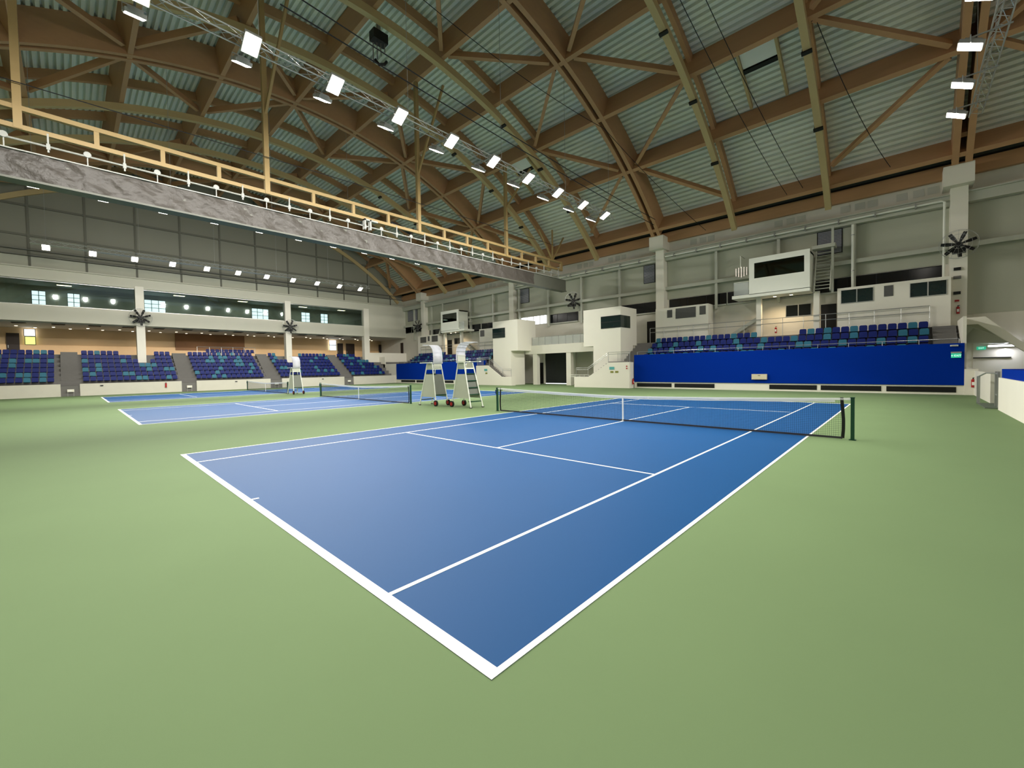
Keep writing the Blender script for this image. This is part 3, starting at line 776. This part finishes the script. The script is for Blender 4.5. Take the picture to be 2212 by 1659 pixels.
# flat-roofed rooms at the back of the stands
def room(mir, xa, xb, ya, z1, wins, label, nm):
    def X(a, b): return (a, b) if not mir else (mx(b), mx(a))
    t = thing('flat_roof_room', label, 'room')
    q = X(xa, xb); MB().box(q[0], q[1], ya, YW-.2, 4.2, z1).build('shell', WHITE, t)
    for x0, x1, z0, z2, kind in wins:
        q = X(x0, x1)
        if kind == 'g':
            w_ = bx(q[0], q[1], ya-.02, ya+.01, z0, z2).build('window_glass', TINT, t)
            m_ = (q[0]+q[1])/2; MB().box(m_-.03, m_+.03, ya-.04, ya-.02, z0, z2).box(q[0]-.03, q[0], ya-.04, ya, z0-.03, z2+.03).box(q[1], q[1]+.03, ya-.04, ya, z0-.03, z2+.03).box(q[0], q[1], ya-.04, ya, z0-.04, z0).build('window_frame', ALU, w_)
        else:
            w_ = bx(q[0], q[1], ya-.02, ya+.01, z0, z2).build('louvre_vent', mat('louvre_dark', (92, 92, 90), .5, noise=.1, scale=9), t)
            a = MB(); n = int((z2-z0)/.08)
            for i in range(n): a.box(q[0], q[1], ya-.035, ya-.02, z0+.08*i, z0+.08*i+.04)
            a.build('slats', mat('louvre_dark', (92, 92, 90)), w_)
    return t
room(False, -4.7, .12, 37.35, 7.42, [(-3.56, -3.08, 6.49, 7.21, 'l'), (-2.76, -.94, 6.33, 7.27, 'l'), (-.61, -.09, 6.5, 7.26, 'l')], 'small white flat-roofed room with grey louvres, beside the main column', 'a')
room(False, 9.14, 14.9, 37.35, 7.42, [(9.38, 11.12, 6.31, 7.24, 'g'), (11.7, 12.17, 6.5, 7.24, 'l'), (13.02, 14.69, 6.29, 7.2, 'g')], 'white flat-roofed room with two dark paired windows, beside the right column', 'b')
room(True, -4.7, .12, 37.35, 7.42, [(-3.56, -2.76, 6.33, 7.21, 'l'), (-.9, -.09, 6.4, 7.26, 'l')], 'white flat-roofed room behind the left stair block', 'c')
room(True, 9.14, 14.9, 37.35, 7.42, [(9.6, 11.12, 6.31, 7.24, 'l'), (11.7, 12.17, 6.5, 7.24, 'l'), (12.6, 14.2, 6.29, 7.2, 'l')], 'white flat-roofed room under the left raised booth', 'd')

def booth(mir, label):
    def X(a, b): return (a, b) if not mir else (mx(b), mx(a))
    t = thing('raised_booth', label, 'booth')
    q = X(3.55, 7.6)
    # shell with window hole: build as frame pieces
    w0, w1 = X(3.92, 7.25)
    a = MB().box(q[0], q[1], 36.5, 36.65, 7.62, 8.88).box(q[0], q[1], 36.5, 36.65, 10.1, 10.52).box(q[0], w0, 36.5, 36.65, 8.88, 10.1).box(w1, q[1], 36.5, 36.65, 8.88, 10.1)
    a.box(q[0], q[0]+.12, 36.65, 38.3, 7.62, 10.4).box(q[1]-.12, q[1], 36.65, 38.3, 7.62, 10.4).box(q[0], q[1], 36.65, 38.3, 10.25, 10.4)
    a.build('shell', CHW, t)
    MB().box(q[0]+.1, q[1]-.1, 38.1, 38.2, 7.6, 10.3).build('back_wall', GREYB, t)
    MB().box(w0, w1, 36.56, 36.58, 8.88, 10.1).build('window_glass', GLASS, t)
    s = X(2.28, 7.6); MB().box(s[0], s[1], 36.5, 38.35, 7.4, 7.66).build('floor_slab', CHW, t)
    s = X(2.4, 3.5)
    bal = MB().tube([(s[0], 36.6, 8.75), (s[1], 36.6, 8.75)], .025, 6).tube([(X(2.4, 2.4)[0], 36.6, 8.75), (X(2.4, 2.4)[0], 38.4, 8.75)], .025, 6).build('balcony_rail', CHW, t)
    MB().box(s[0], s[1], 36.6, 36.62, 7.7, 8.7).build('rail_glass', RAILG, bal)
    for x in (4.06, 7.9):
        p = X(x-.18, x+.18); MB().box(p[0], p[1], 37.3, 37.66, 4.2, 7.4).build('support_column', WHITE, t)
    return t
b1 = booth(False, 'big raised white commentary booth with wide dark window above the right-hand stand')
b2 = booth(True, 'smaller-looking raised white booth above the far left stand')
for mir in (False, True):
    def X(a, b): return (a, b) if not mir else (mx(b), mx(a))
    nm = 'left booth at the far corner' if mir else 'right-hand raised booth'
    t = thing('steel_staircase', 'steep pale steel staircase beside the %s' % nm, 'staircase')
    xs = X(7.8, 8.75)
    for x in xs: MB().beam((x, 37.0, 7.3), (x, 38.3, 10.6), .06, .26, (0, 1, 0)).build('stringer', STEEL, t)
    for i in range(12):
        z = 7.5+.26*i; y = 37.0+1.3*(z-7.3)/3.3
        MB().box(xs[0], xs[1], y-.1, y+.12, z, z+.035).build('tread', STEEL, t)
    s = X(7.6, 9.0); MB().box(s[0], s[1], 37.4, 38.35, 10.6, 10.85).build('landing', STEEL, t)
    xh = xs[1] if not mir else xs[0]
    MB().box(xh, xh+.15, 37.6, 37.75, 7.2, 12.1).build('newel_post', STEEL, t)
    t = thing('steel_staircase', 'pale stairs rising under the %s' % nm, 'staircase')
    a0 = X(1.6, 1.6)[0]; a1 = X(4.1, 4.1)[0]
    for y in (37.75, 38.45): MB().beam((a0, y, 4.3), (a1, y, 5.9), .05, .28, (0, 0, 1)).build('stringer', STEEL, t)
    for i in range(8):
        f_ = (i+.5)/8; x = a0+(a1-a0)*f_; MB().box(x-.14, x+.14, 37.75, 38.45, 4.35+1.6*f_, 4.39+1.6*f_).build('tread', STEEL, t)
    for x in (5.2, 6.3):
        xx = X(x, x)[0]
        d = thing('downlight', 'round downlight under the %s, %s' % (nm, 'nearer the support column' if x < 6 else 'towards the steel stair'), 'downlight', (xx, 37.3, 7.39), group='downlights under the booths')
        MB().tube([(0, 0, 0), (0, 0, -.05)], .13, 14).build('rim', CHW, d); MB().tube([(0, 0, -.05), (0, 0, -.06)], .11, 14).build('lens', WARM, d)
        ld = bpy.data.lights.new('lamp', 'SPOT'); ld.energy = 130; ld.spot_size = R(150); ld.spot_blend = .6; ld.color = (1, .75, .45); ld.shadow_soft_size = .1
        lo = bpy.data.objects.new('lamp', ld); C.objects.link(lo); lo.parent = d; lo.location = (0, 0, -.12)
    # doors and window under booth
    q = X(5.67, 7.39)
    fr = struct(bx(q[0], q[1], YW-.06, YW-.01, 5.78, 6.73), 'window_%d' % wi, ALU); wi += 1
    mid = (q[0]+q[1])/2
    struct(bx(q[0]+.04, mid-.03, YW-.08, YW-.06, 5.82, 6.69), 'pane', DARK, fr); struct(bx(mid+.03, q[1]-.04, YW-.08, YW-.06, 5.82, 6.69), 'pane', DARK, fr)
    q = X(8.0, 8.95); struct(bx(q[0], q[1], YW-.08, YW-.01, 4.2, 6.5), 'door_%d' % (4+mir*2), BLACK)
    q = X(-6.25, -5.4); struct(bx(q[0], q[1], YW-.08, YW-.01, 4.2, 6.46), 'door_%d' % (5+mir*2), BLACK)
# line-array style light stick cluster left of the booth
t = thing('hanging_lamp_cluster', 'cluster of thin white tubes hanging left of the right-hand booth', 'lamp cluster', (2.9, 37.0, 0))
for i in range(5):
    x = -.44+.2*i
    MB().tube([(x, 0, 9.35-.07*(2-abs(i-2))), (x, 0, 10.0+.04*(2-abs(i-2)))], .03, 6).build('light_tube', mat('tube_white', (235, 225, 215), .3, emit=(255, 235, 220), es=.5, noise=.02), t)
MB().tube([(-.1, 0, 10.0), (-.1, 0, 11.0)], .03, 6).build('stem', CHW, t)
MB().box(-.5, .45, -.02, .02, 9.55, 9.58).box(-.5, .45, -.02, .02, 9.85, 9.88).box(-.1, -.06, -.02, 1.2, 10.96, 11.0).build('frame_bar', GSTEEL, t)

# signs on the panel
t = thing('exit_sign', 'green lit exit sign on the blue panel near its right end', 'exit sign', (14.93, 33.46, 2.31))
MB().box(-.2, .2, -.06, 0, -.17, .17).build('sign_box', SGRN, t)
MB().box(-.21, .21, -.07, 0, .09, .18).build('sign_cap', ALU, t)
text('lettering', '\u2190EXIT', .14, (0, -.065, -.05), (R(90), 0, 0), SWHT, t)
t = thing('emergency_light', 'small white emergency lamp above the green exit sign on the blue panel', 'emergency light', (14.85, 33.462, 2.84))
MB().box(-.16, .16, -.09, 0, -.04, .05).build('lamp_body', CHW, t)
MB().box(-.12, .12, -.1, -.09, -.03, .02).build('lamp_cover', ALU, t)
t = thing('electrical_box', 'beige rectangular cabinet mounted low on the long blue panel', 'cabinet', (4.98, 33.46, 1.03))
MB().box(-.5, .5, -.12, 0, -.2, .2).build('body', mat('beige_box', (206, 196, 166), .5, noise=.04), t)
MB().box(-.08, .08, -.13, -.12, .08, .11).build('latch', BLACK, t)
MB().box(-.48, .48, -.125, -.12, -.18, .18).build('lid', mat('beige_box2', (214, 204, 176), .5, noise=.04), t)
def ext(loc, label, rz=0):
    t = thing('fire_extinguisher', label, 'fire extinguisher', loc, rz)
    MB().box(-.04, .04, -.05, 0, .2, .3).build('wall_bracket', GSTEEL, t)
    MB().tube([(0, -.1, 0), (0, -.1, .42), (0, -.1, .47)], [.075, .075, .03], 14).build('cylinder_body', RED, t)
    MB().tube([(0, -.1, .47), (0, -.1, .52)], .025, 8).box(-.02, .08, -.12, -.08, .52, .55).build('valve', BLACK, t)
    MB().box(-.05, .05, -.18, -.174, .12, .3).build('label_patch', LINE, t)
ext((15.6, 33.55, .45), 'red fire extinguisher on the white wall right of the blue panel')
ext((-5.055, 33.15, .35), 'red fire extinguisher at the corner of the right stair block', R(90))
ext((15.25, 37.99, 5.0), 'red fire extinguisher on the right column above the aisle')
ext((5.2, 37.75, 4.45), 'red fire extinguisher behind the walkway rail under the raised booth')
for z, nm, m_, sz in ((5.85, 'round red alarm on the right column', RED, .1), (6.35, 'black speaker on the right column, lower one', BLACK, .16), (7.9, 'black speaker on the right column, upper one', BLACK, .16), (7.35, 'grey oval fitting between speakers on the right column', GREYC, .17)):
    t = thing('wall_fitting', nm, 'wall fitting', (15.2, 38.0, z))
    MB().box(-sz, sz, -.12, 0, -sz*.55, sz*.55).build('body', m_, t); MB().tube([(0, -.12, 0), (0, -.14, 0)], sz*.4, 12).build('face', m_, t)

# ================================================================== wall fans
def make_fan():
    t = thing('wall_fan', '', 'wall fan')
    # faces local -Y, hub at origin
    MB().tube([(0, -.05, 0), (0, .25, 0)], .17, 14).build('motor', BLACK, t)
    MB().tube([(0, .25, 0), (0, .75, -.05)], .05, 8).box(-.3, .3, .1, .5, -.5, -.2).build('mount_arm', BLACK, t)
    for k in range(7):
        an = 2*math.pi*k/7+.3; c, s = math.cos(an), math.sin(an)
        a = MB(); L0, L1 = .15, .80
        vs = []
        for L, wv, tw in ((L0, .10, .12), (.5, .17, .10), (L1, .15, .06)):
            for sd in (-1, 1):
                for d in (0, .008):
                    vs.append((c*L-s*sd*wv*.6, -.02+sd*tw*.5+d, s*L+c*sd*wv*.6))
        a.add(vs, [(0, 2, 6, 4), (1, 5, 7, 3), (4, 6, 10, 8), (5, 9, 11, 7), (0, 4, 5, 1), (4, 8, 9, 5), (2, 3, 7, 6), (6, 7, 11, 10), (8, 10, 11, 9), (0, 1, 3, 2)])
        a.build('blade', BLACK, t)
    a = MB()
    for rad, yy in ((.88, -.18), (.88, .1), (.6, -.24), (.3, -.27)):
        a.tube([(rad*math.cos(2*math.pi*i/28), yy, rad*math.sin(2*math.pi*i/28)) for i in range(29)], .009, 5, cap=False)
    for i in range(16):
        an = 2*math.pi*i/16; c, s = math.cos(an), math.sin(an)
        a.tube([(.1*c, -.28, .1*s), (.6*c, -.24, .6*s), (.88*c, -.18, .88*s), (.88*c, .1, .88*s)], .005, 4)
    a.build('wire_guard', GSTEEL, t)
    return t
fn = make_fan()
fans = [((15.2, 37.1, 9.3), -.1, 'large black wall fan on the right column'), ((-14.6, 37.9, 9.5), .9, 'black wall fan above the gateway between the two towers'),
        ((-45.2, 37.7, 9.2), .4, 'black wall fan in the far left corner'), ((-49.9, 3.85, 8.45), math.pi/2-.15, 'black wall fan on the first gallery column from the left'),
        ((-49.9, 19.7, 8.35), math.pi/2-.1, 'black wall fan on the second gallery column')]
for i, (loc, rz, lab) in enumerate(fans):
    o = fn if i == 0 else dup(fn); o.location = loc; o.rotation_euler = (0, 0, rz); o['label'] = lab; o['group'] = 'black wall fans'; o.scale = (1.0, 1, 1.0) if i == 0 else (1.15, 1, 1.15)

# ================================================================== left end: stand, gallery, gable
prof = [(-45.65, 0), (-45.65, 1.0)]
for k in range(7): prof += [(-46.0-.8*k+(.0 if k else .35), 1.0+.47*k), (-46.8-.8*k, 1.0+.47*k)]
prof += [(-51.6, 4.25), (-59, 4.25), (-59, 0)]
struct(MB().prism(prof, 'y', -15, 39), 'stand_slab', GREYC)
for y0, y1 in ((-15, -2.52), (-1.23, 6.68), (8.03, 15.66), (17.0, 25.26), (26.66, 33.6)):
    struct(bx(-45.65, -45.5, y0, y1, 0, 1.19), 'wall_left_front', WHITE2)
for y0, y1 in ((-2.52, -1.23), (6.68, 8.03), (15.66, 17.0), (25.26, 26.66)):
    a = MB()
    for i in range(18): a.box(-51.6, -45.5-.34*i, y0+.02, y1-.02, .25*i, .25*i+.25) if -45.5-.34*i > -51.6 else None
    struct(a, 'stair_slab', GREYC)
    yc = (y0+y1)/2
    t = thing('aisle_sign', 'small white notice at the foot of the grey aisle, %s' % {-2: 'between first and second seat blocks', 7: 'between second and third seat blocks', 16: 'between third and fourth seat blocks', 25: 'between fourth and last seat blocks'}[int(yc) if yc > 0 else -2], 'sign', (-45.48, yc, .55))
    MB().box(0, .02, -.22, .25, -.13, .13).build('sign_plate', WHITE, t); MB().box(-.02, 0, -.2, -.17, -.55, .1).box(-.02, 0, .2, .23, -.55, .1).build('sign_leg', GSTEEL, t); MB().box(.02, .025, -.15, .1, -.06, .06).build('sign_face', LINE, t)
t = thing('fire_extinguisher', 'small red fire extinguisher on the white wall of the second seat block', 'fire extinguisher', (-45.5, 5.3, .55))
MB().tube([(.09, 0, 0), (.09, 0, .45)], .08, 10).build('cylinder_body', RED, t); MB().box(.06, .12, -.04, .04, .45, .53).build('valve', BLACK, t)
for y, s in ((.3, 'second'), (11.9, 'third'), (22.2, 'fourth')):
    t = thing('wall_socket', 'small dark fitting on the low white wall of the %s seat block' % s, 'socket', (-45.5, y, .95))
    MB().box(0, .06, -.12, .12, -.06, .06).build('socket_box', GREYC, t); MB().box(.06, .07, -.08, .08, -.03, .03).build('socket_face', BLACK, t)
XG = -51.0
# columns, fascia, soffit
for y0, y1 in ((-12.6, -11.8), (3.5, 4.25), (19.25, 20.0), (31.0, 31.9)):
    struct(bx(XG-.2, XG+.62, y0, y1, 2.9, 12.0), 'column', WHITE)
struct(bx(XG-.3, XG+.5, -15, YW, 7.55, 9.2), 'trim_3', GW)
struct(bx(XG-.3, XG+.5, -15, YW, 11.75, 12.85).box(XG-.3, XG+.75, -15, YW, 12.85, 12.97), 'trim_4', GW)
struct(bx(XG-.3, XG+.5, 31.2, YW, 9.2, 11.75), 'trim_5', GW)
struct(bx(-59.2, XG-.3, -15, YW, 7.5, 7.65), 'soffit_ceiling', SOFF)
struct(bx(-59.4, -59.2, -15, YW, 3.8, 14), 'wall_left', BEIGE)
struct(bx(-59.2, -59.0, -15, YW, 4.25, 5.6), 'wall_left_dado', mat('dado', (236, 200, 152), .5, noise=.04))
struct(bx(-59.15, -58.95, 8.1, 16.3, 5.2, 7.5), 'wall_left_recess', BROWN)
struct(bx(-56.6, -56.4, -15, YW, 7.6, 12.9), 'wall_left_upper', INT)
struct(bx(-56.4, XG-.3, -15, YW, 11.95, 12.1), 'gallery_ceiling', INT)
struct(bx(XG-.3, XG+.45, 31.9, YW, 1, 4.9), 'wall_left_corner', WHITE)
struct(bx(-48.7, XG-.3, 33.6, 33.75, 1, 4.2).box(-50.5, -44.9, 33.6, 33.75, 0, 3.0), 'wall_left_return', WHITE)
struct(bx(-59.2, -44.9, YW-.02, YW, 4.2, 14.1), 'wall_far_corner', WHITE2)
# gable wall
a = MB(); pts = [(-15, 12.97)]
for i in range(41):
    th = -43.8+87.6*i/40; p = PC(0, 39.1, th); pts.append((p[1], p[2]))
pts.append((YW, 12.97)); a.prism(pts, 'x', XG-.25, XG-.05); struct(a, 'wall_gable', GABLE)
gb = bpy.data.objects['wall_gable']
struct(bx(XG-.05, XG+.02, -15, YW, 12.97, 14.05), 'wall_gable_band', PANEL, gb)
a = MB()
for k in range(-6, 7):
    y = 11.9+4.05*k; zt = -12.6+math.sqrt(38.8**2-(y-11.9)**2)
    a.box(XG-.05, XG+.08, y-.09, y+.09, 12.97, zt)
for z in (16.15, 19.1, 22.1):
    hw_ = math.sqrt(38.2**2-(z+12.6)**2); a.box(XG-.05, XG+.12, 11.9-hw_, 11.9+hw_, z-.1, z+.1)
struct(a, 'wall_gable_trim', mat('gable_mullion', (104, 104, 92), .6, noise=.04), gb)
a = MB().box(XG+.3, XG+.5, -14, YW, 14.05, 14.12).box(XG+.3, XG+.5, -14, YW, 14.6, 14.66); struct(a, 'wall_gable_strip', GREYC, gb)
# gallery glazing
g = 1
for y0, y1 in ((-11.8, 3.5), (4.25, 19.25), (20.0, 31.2)):
    fr = struct(MB().box(XG+.1, XG+.18, y0, y1, 9.2, 9.26).box(XG+.1, XG+.18, y0, y1, 11.69, 11.75), 'window_%d' % wi, ALU); wi += 1
    struct(bx(XG+.13, XG+.15, y0, y1, 9.26, 11.69), 'pane', GLASS, fr)
for i, y in enumerate((-8, -2, 8, 15, 23, 29)):  # added fill lights with invented fittings, brightening the dark gallery interior
    t = thing('added_fill_lamp', 'added flat fill lamp inside the glazed gallery, %s from the left' % nth(i+1), 'fill lamp', (-54, y, 11.94), group='added fill lamps inside the glazed gallery')
    MB().box(-.3, .3, -.6, .6, -.06, 0).build('housing', CHW, t); MB().box(-.26, .26, -.55, .55, -.07, -.06).build('lens', WARM, t)
    ld = bpy.data.lights.new('lamp', 'AREA'); ld.shape = 'RECTANGLE'; ld.size = .5; ld.size_y = 1; ld.energy = 45; ld.color = (.95, 1, .95)
    lo = bpy.data.objects.new('lamp', ld); C.objects.link(lo); lo.parent = t; lo.location = (0, 0, -.1)
def lattice(x, y0, y1, z0, z1, ny, nz, m_=DAY):
    global wi
    fr = MB()
    for i in range(ny+1): yy = y0+(y1-y0)*i/ny; fr.box(x, x+.05, yy-.03, yy+.03, z0, z1)
    for j in range(nz+1): zz = z0+(z1-z0)*j/nz; fr.box(x, x+.05, y0, y1, zz-.03, zz+.03)
    o = struct(fr, 'window_%d' % wi, GREYC); wi += 1
    struct(bx(x-.02, x+.01, y0, y1, z0, z1), 'pane', m_, o)
for y0, y1 in ((-4.5, -3.45), (-1.8, -.8), (4.83, 6.9), (16.7, 18.9), (23.6, 24.9), (26.6, 27.75)):
    lattice(-56.38, y0, y1, 9.9, 11.4, 3 if y1-y0 > 1.5 else 2, 3)
for y0, y1, z0 in ((-5.3, -4.45, 5.75), (29.0, 30.2, 5.6)):
    lattice(-59.0+.02, y0, y1, 6.55, 7.35, 1, 1, DAYB); lattice(-59.0+.02, y0+.05, y1, 5.6, 6.5, 1, 1, DAY2 if y0 < 0 else DAY)
for j, (y0, y1) in enumerate(((-6.6, -5.65), (30.4, 31.4), (31.95, 33.5), (39.2-.9, 38.8))):
    dd = struct(bx(-58.99, -58.92, y0, y1, 4.25, 6.85), 'door_%d' % (8+j), mat('dark_door', (44, 34, 30), .5, noise=.1)); struct(bx(-58.92, -58.88, y0+.1, y0+.14, 5.2, 5.5), 'door_handle', ALU, dd)
# corner door seen right of last column
struct(bx(-52.2, -51.4, YW-.1, YW-.03, 4.9, 6.8), 'door_12', mat('dark_door', (44, 34, 30)))
# soffit downlights and grilles
li = 0
for row, (xx, yo) in enumerate(((-56.3, -5.7), (-58.0, -4.4))):
    for i in range(16):
        y = yo+2.72*i
        d = thing('downlight', 'small round downlight in the gallery soffit, %s row, %s from the left' % (('front', 'back')[row], nth(i+1)), 'downlight', (xx, y, 7.5), group='downlights under the gallery')
        if i == 0 and row == 0:
            MB().tube([(0, 0, 0), (0, 0, -.04)], .14, 12).build('rim', CHW, d); MB().tube([(0, 0, -.04), (0, 0, -.05)], .12, 12).build('lens', WARM, d); dl = d
        else:
            for chd in [k for k in bpy.data.objects if k.parent == dl and k.type == 'MESH']: dup(chd, d)
        if row == 0 and i % 2 == 0:
            ld = bpy.data.lights.new('lamp', 'SPOT'); ld.energy = 150; ld.spot_size = R(160); ld.spot_blend = .6; ld.color = (1, .84, .64); ld.shadow_soft_size = .12
            lo = bpy.data.objects.new('lamp', ld); C.objects.link(lo); lo.parent = d; lo.location = (0, 0, -.1)
for i in range(14):
    y = -5.3+2.75*i
    t = thing('ceiling_grille', 'dark slot grille in the soffit edge, %s from the left' % nth(i+1), 'vent', (-52.4, y, 7.49), group='slot grilles along the gallery soffit')
    MB().box(-.6, .6, -.5, .5, -.04, 0).build('grille_frame', GREYC, t)
    a = MB()
    for j in range(10): a.box(-.56+.115*j, -.49+.115*j, -.46, .46, -.05, -.04)
    a.build('slats', BLACK, t)
t = thing('handrail', 'pale handrail in front of the extra top seats of the third block', 'handrail')
for z in (5.35,): MB().tube([(-51.4, 9.2, z), (-51.4, 15.6, z)], .03, 6).build('top_rail', ALU, t)
for i in range(6): MB().tube([(-51.4, 9.2+1.28*i, 4.25), (-51.4, 9.2+1.28*i, 5.35)], .025, 6).build('rail_post', ALU, t)

# ================================================================== right side
struct(bx(15.26, 15.8, 33.45, YW, 0, 1.49), 'wall_right_corner', WHITE)
struct(bx(15.2, 15.34, 33.6, 37.4, 1.4, 4.5), 'wall_right_stringer', WHITE)
struct(bx(15.65, 15.8, 27.2, 33.45, 0, 1.38), 'wall_right_recess', WHITE)
struct(bx(15.5, 15.72, -15, 23.5, 0, 1.28), 'wall_right', WHITE)
struct(bx(15.72, 19, 23.3, 23.5, 0, 1.28), 'wall_right_return', WHITE)
prof = [(15.72, 0), (15.72, .85)]
for k in range(9): prof += [(16.5+.8*k, .85+.47*k), (16.5+.8*k, 1.32+.47*k)]
prof += [(25, 5.1), (25, 0)]
struct(MB().prism(prof, 'y', -15, 23.3), 'stand_slab', GREYC)
struct(bx(25, 25.3, -16, 40, 0, 20), 'wall_right_end', WHITE2)
struct(bx(-62, 26, -15.3, -15, 0, 14.2), 'wall_near', WHITE2)
struct(bx(16.0, 25, YW-.03, YW, 0, 5.2), 'wall_far_right', WHITE2)
# sloping bulkhead over the exit stair
a = MB().prism([(15.34, 4.1), (15.34, 4.5), (16.16, 4.52), (18.9, 1.42), (18.9, 1.2), (15.9, 4.1)], 'y', 35.0, 35.3)
struct(a, 'sloping_beam', WHITE)
_v = [(15.34, 35.3, 4.12), (15.9, 35.3, 4.12), (17.25, 35.3, 2.95), (17.25, YW-.04, 2.95), (15.34, YW-.04, 3.12)]
struct(MB().add(_v+[(x, y, z+.06) for x, y, z in _v], [(0, 1, 2, 3, 4), (9, 8, 7, 6, 5), (0, 5, 6, 1), (1, 6, 7, 2), (2, 7, 8, 3), (3, 8, 9, 4), (4, 9, 5, 0)]), 'soffit_slab', PANEL)
t = thing('tube_light', 'bright white fluorescent tube light under the sloping bulkhead at far right', 'tube light', (17.35, 38.5, 2.86))
MB().box(-.75, .75, .08, .22, -.06, .06).build('fitting', CHW, t); MB().tube([(-.72, 0, 0), (.72, 0, 0)], .045, 10).build('tube_lens', TUBE, t)
ld = bpy.data.lights.new('lamp', 'AREA'); ld.shape = 'RECTANGLE'; ld.size = 1.6; ld.size_y = .08; ld.energy = 60; ld.color = (.9, .9, 1)
lo = bpy.data.objects.new('lamp', ld); C.objects.link(lo); lo.parent = t; lo.location = (0, -.06, -.02); lo.rotation_euler = (R(60), 0, 0)
lo.rotation_euler = Vector((0, -.4, -.9)).to_track_quat('-Z', 'X').to_euler()
t = thing('exit_sign', 'small green exit sign on the wall beside the fluorescent tube', 'exit sign', (16.35, YW-.04, 2.75))
MB().box(-.2, .2, -.06, 0, -.1, .1).build('sign_box', SGRN, t); text('lettering', 'EXIT', .12, (0, -.065, 0), (R(90), 0, 0), SWHT, t)
struct(bx(16.0, 17.6, YW-.1, YW-.03, 2.1, 2.16), 'trim_6', BLACK)
# gate frames at the recess
t = thing('steel_gate', 'pale steel barrier gate at the recess in the right-hand wall', 'gate', (15.3, 25.0, 0))
for x, y in ((-.05, 1.6), (-.05, 2.0), (.3, .1), (.3, -.6)): MB().box(x-.035, x+.035, y-.035, y+.035, 0, 1.25 if y > 1 else 1.5).build('gate_post', ALU, t)
MB().tube([(-.05, 2.0, 1.22), (-.05, 1.6, 1.25), (.1, .9, 1.42), (.3, .1, 1.4), (.3, -.6, 1.4)], .03, 8).build('top_rail', ALU, t)
MB().box(.28, .31, -.6, .1, .5, .55).build('mid_rail', ALU, t)
tag(bx(15.2, 15.9, 24.0, 26.9, 0, .03).build('floor_mat', mat('grey_mat', (96, 108, 92), .9, noise=.15, scale=20)), 'dark grey mat on the floor inside the wall recess at right', 'mat')
tag(bx(15.56, 16.45, -9, 23.25, 1.285, 1.62).build('seat_cover', PBLUE), 'blue padded cover on top of the low right-hand wall', 'cover')
for j in range(4):
    for side_ in (0, 1):
        x, y, z = 17.3+.8*side_, 21.5-.55*j, 1.79+.47*side_
        o = protoL[False].copy(); C.objects.link(o); o.location = (x, y, z); o.rotation_euler = (0, 0, math.pi)
        tag(o, 'dark seat behind the right-hand low wall, %s row, %s from far end' % (('front', 'back')[side_], nth(j+1)), 'stadium seat', 'seats behind the low right-hand wall')
t = thing('handrail', 'chrome handrail in front of the seats behind the right-hand wall', 'handrail')
MB().tube([(16.9, 22.8, 1.6), (16.9, 22.8, 2.1), (16.9, 16, 2.1)], .03, 8).build('top_rail', ALU, t)
for i in range(4): MB().tube([(16.9, 21.5-1.6*i, 1.5), (16.9, 21.5-1.6*i, 2.1)], .022, 6).build('rail_post', ALU, t)
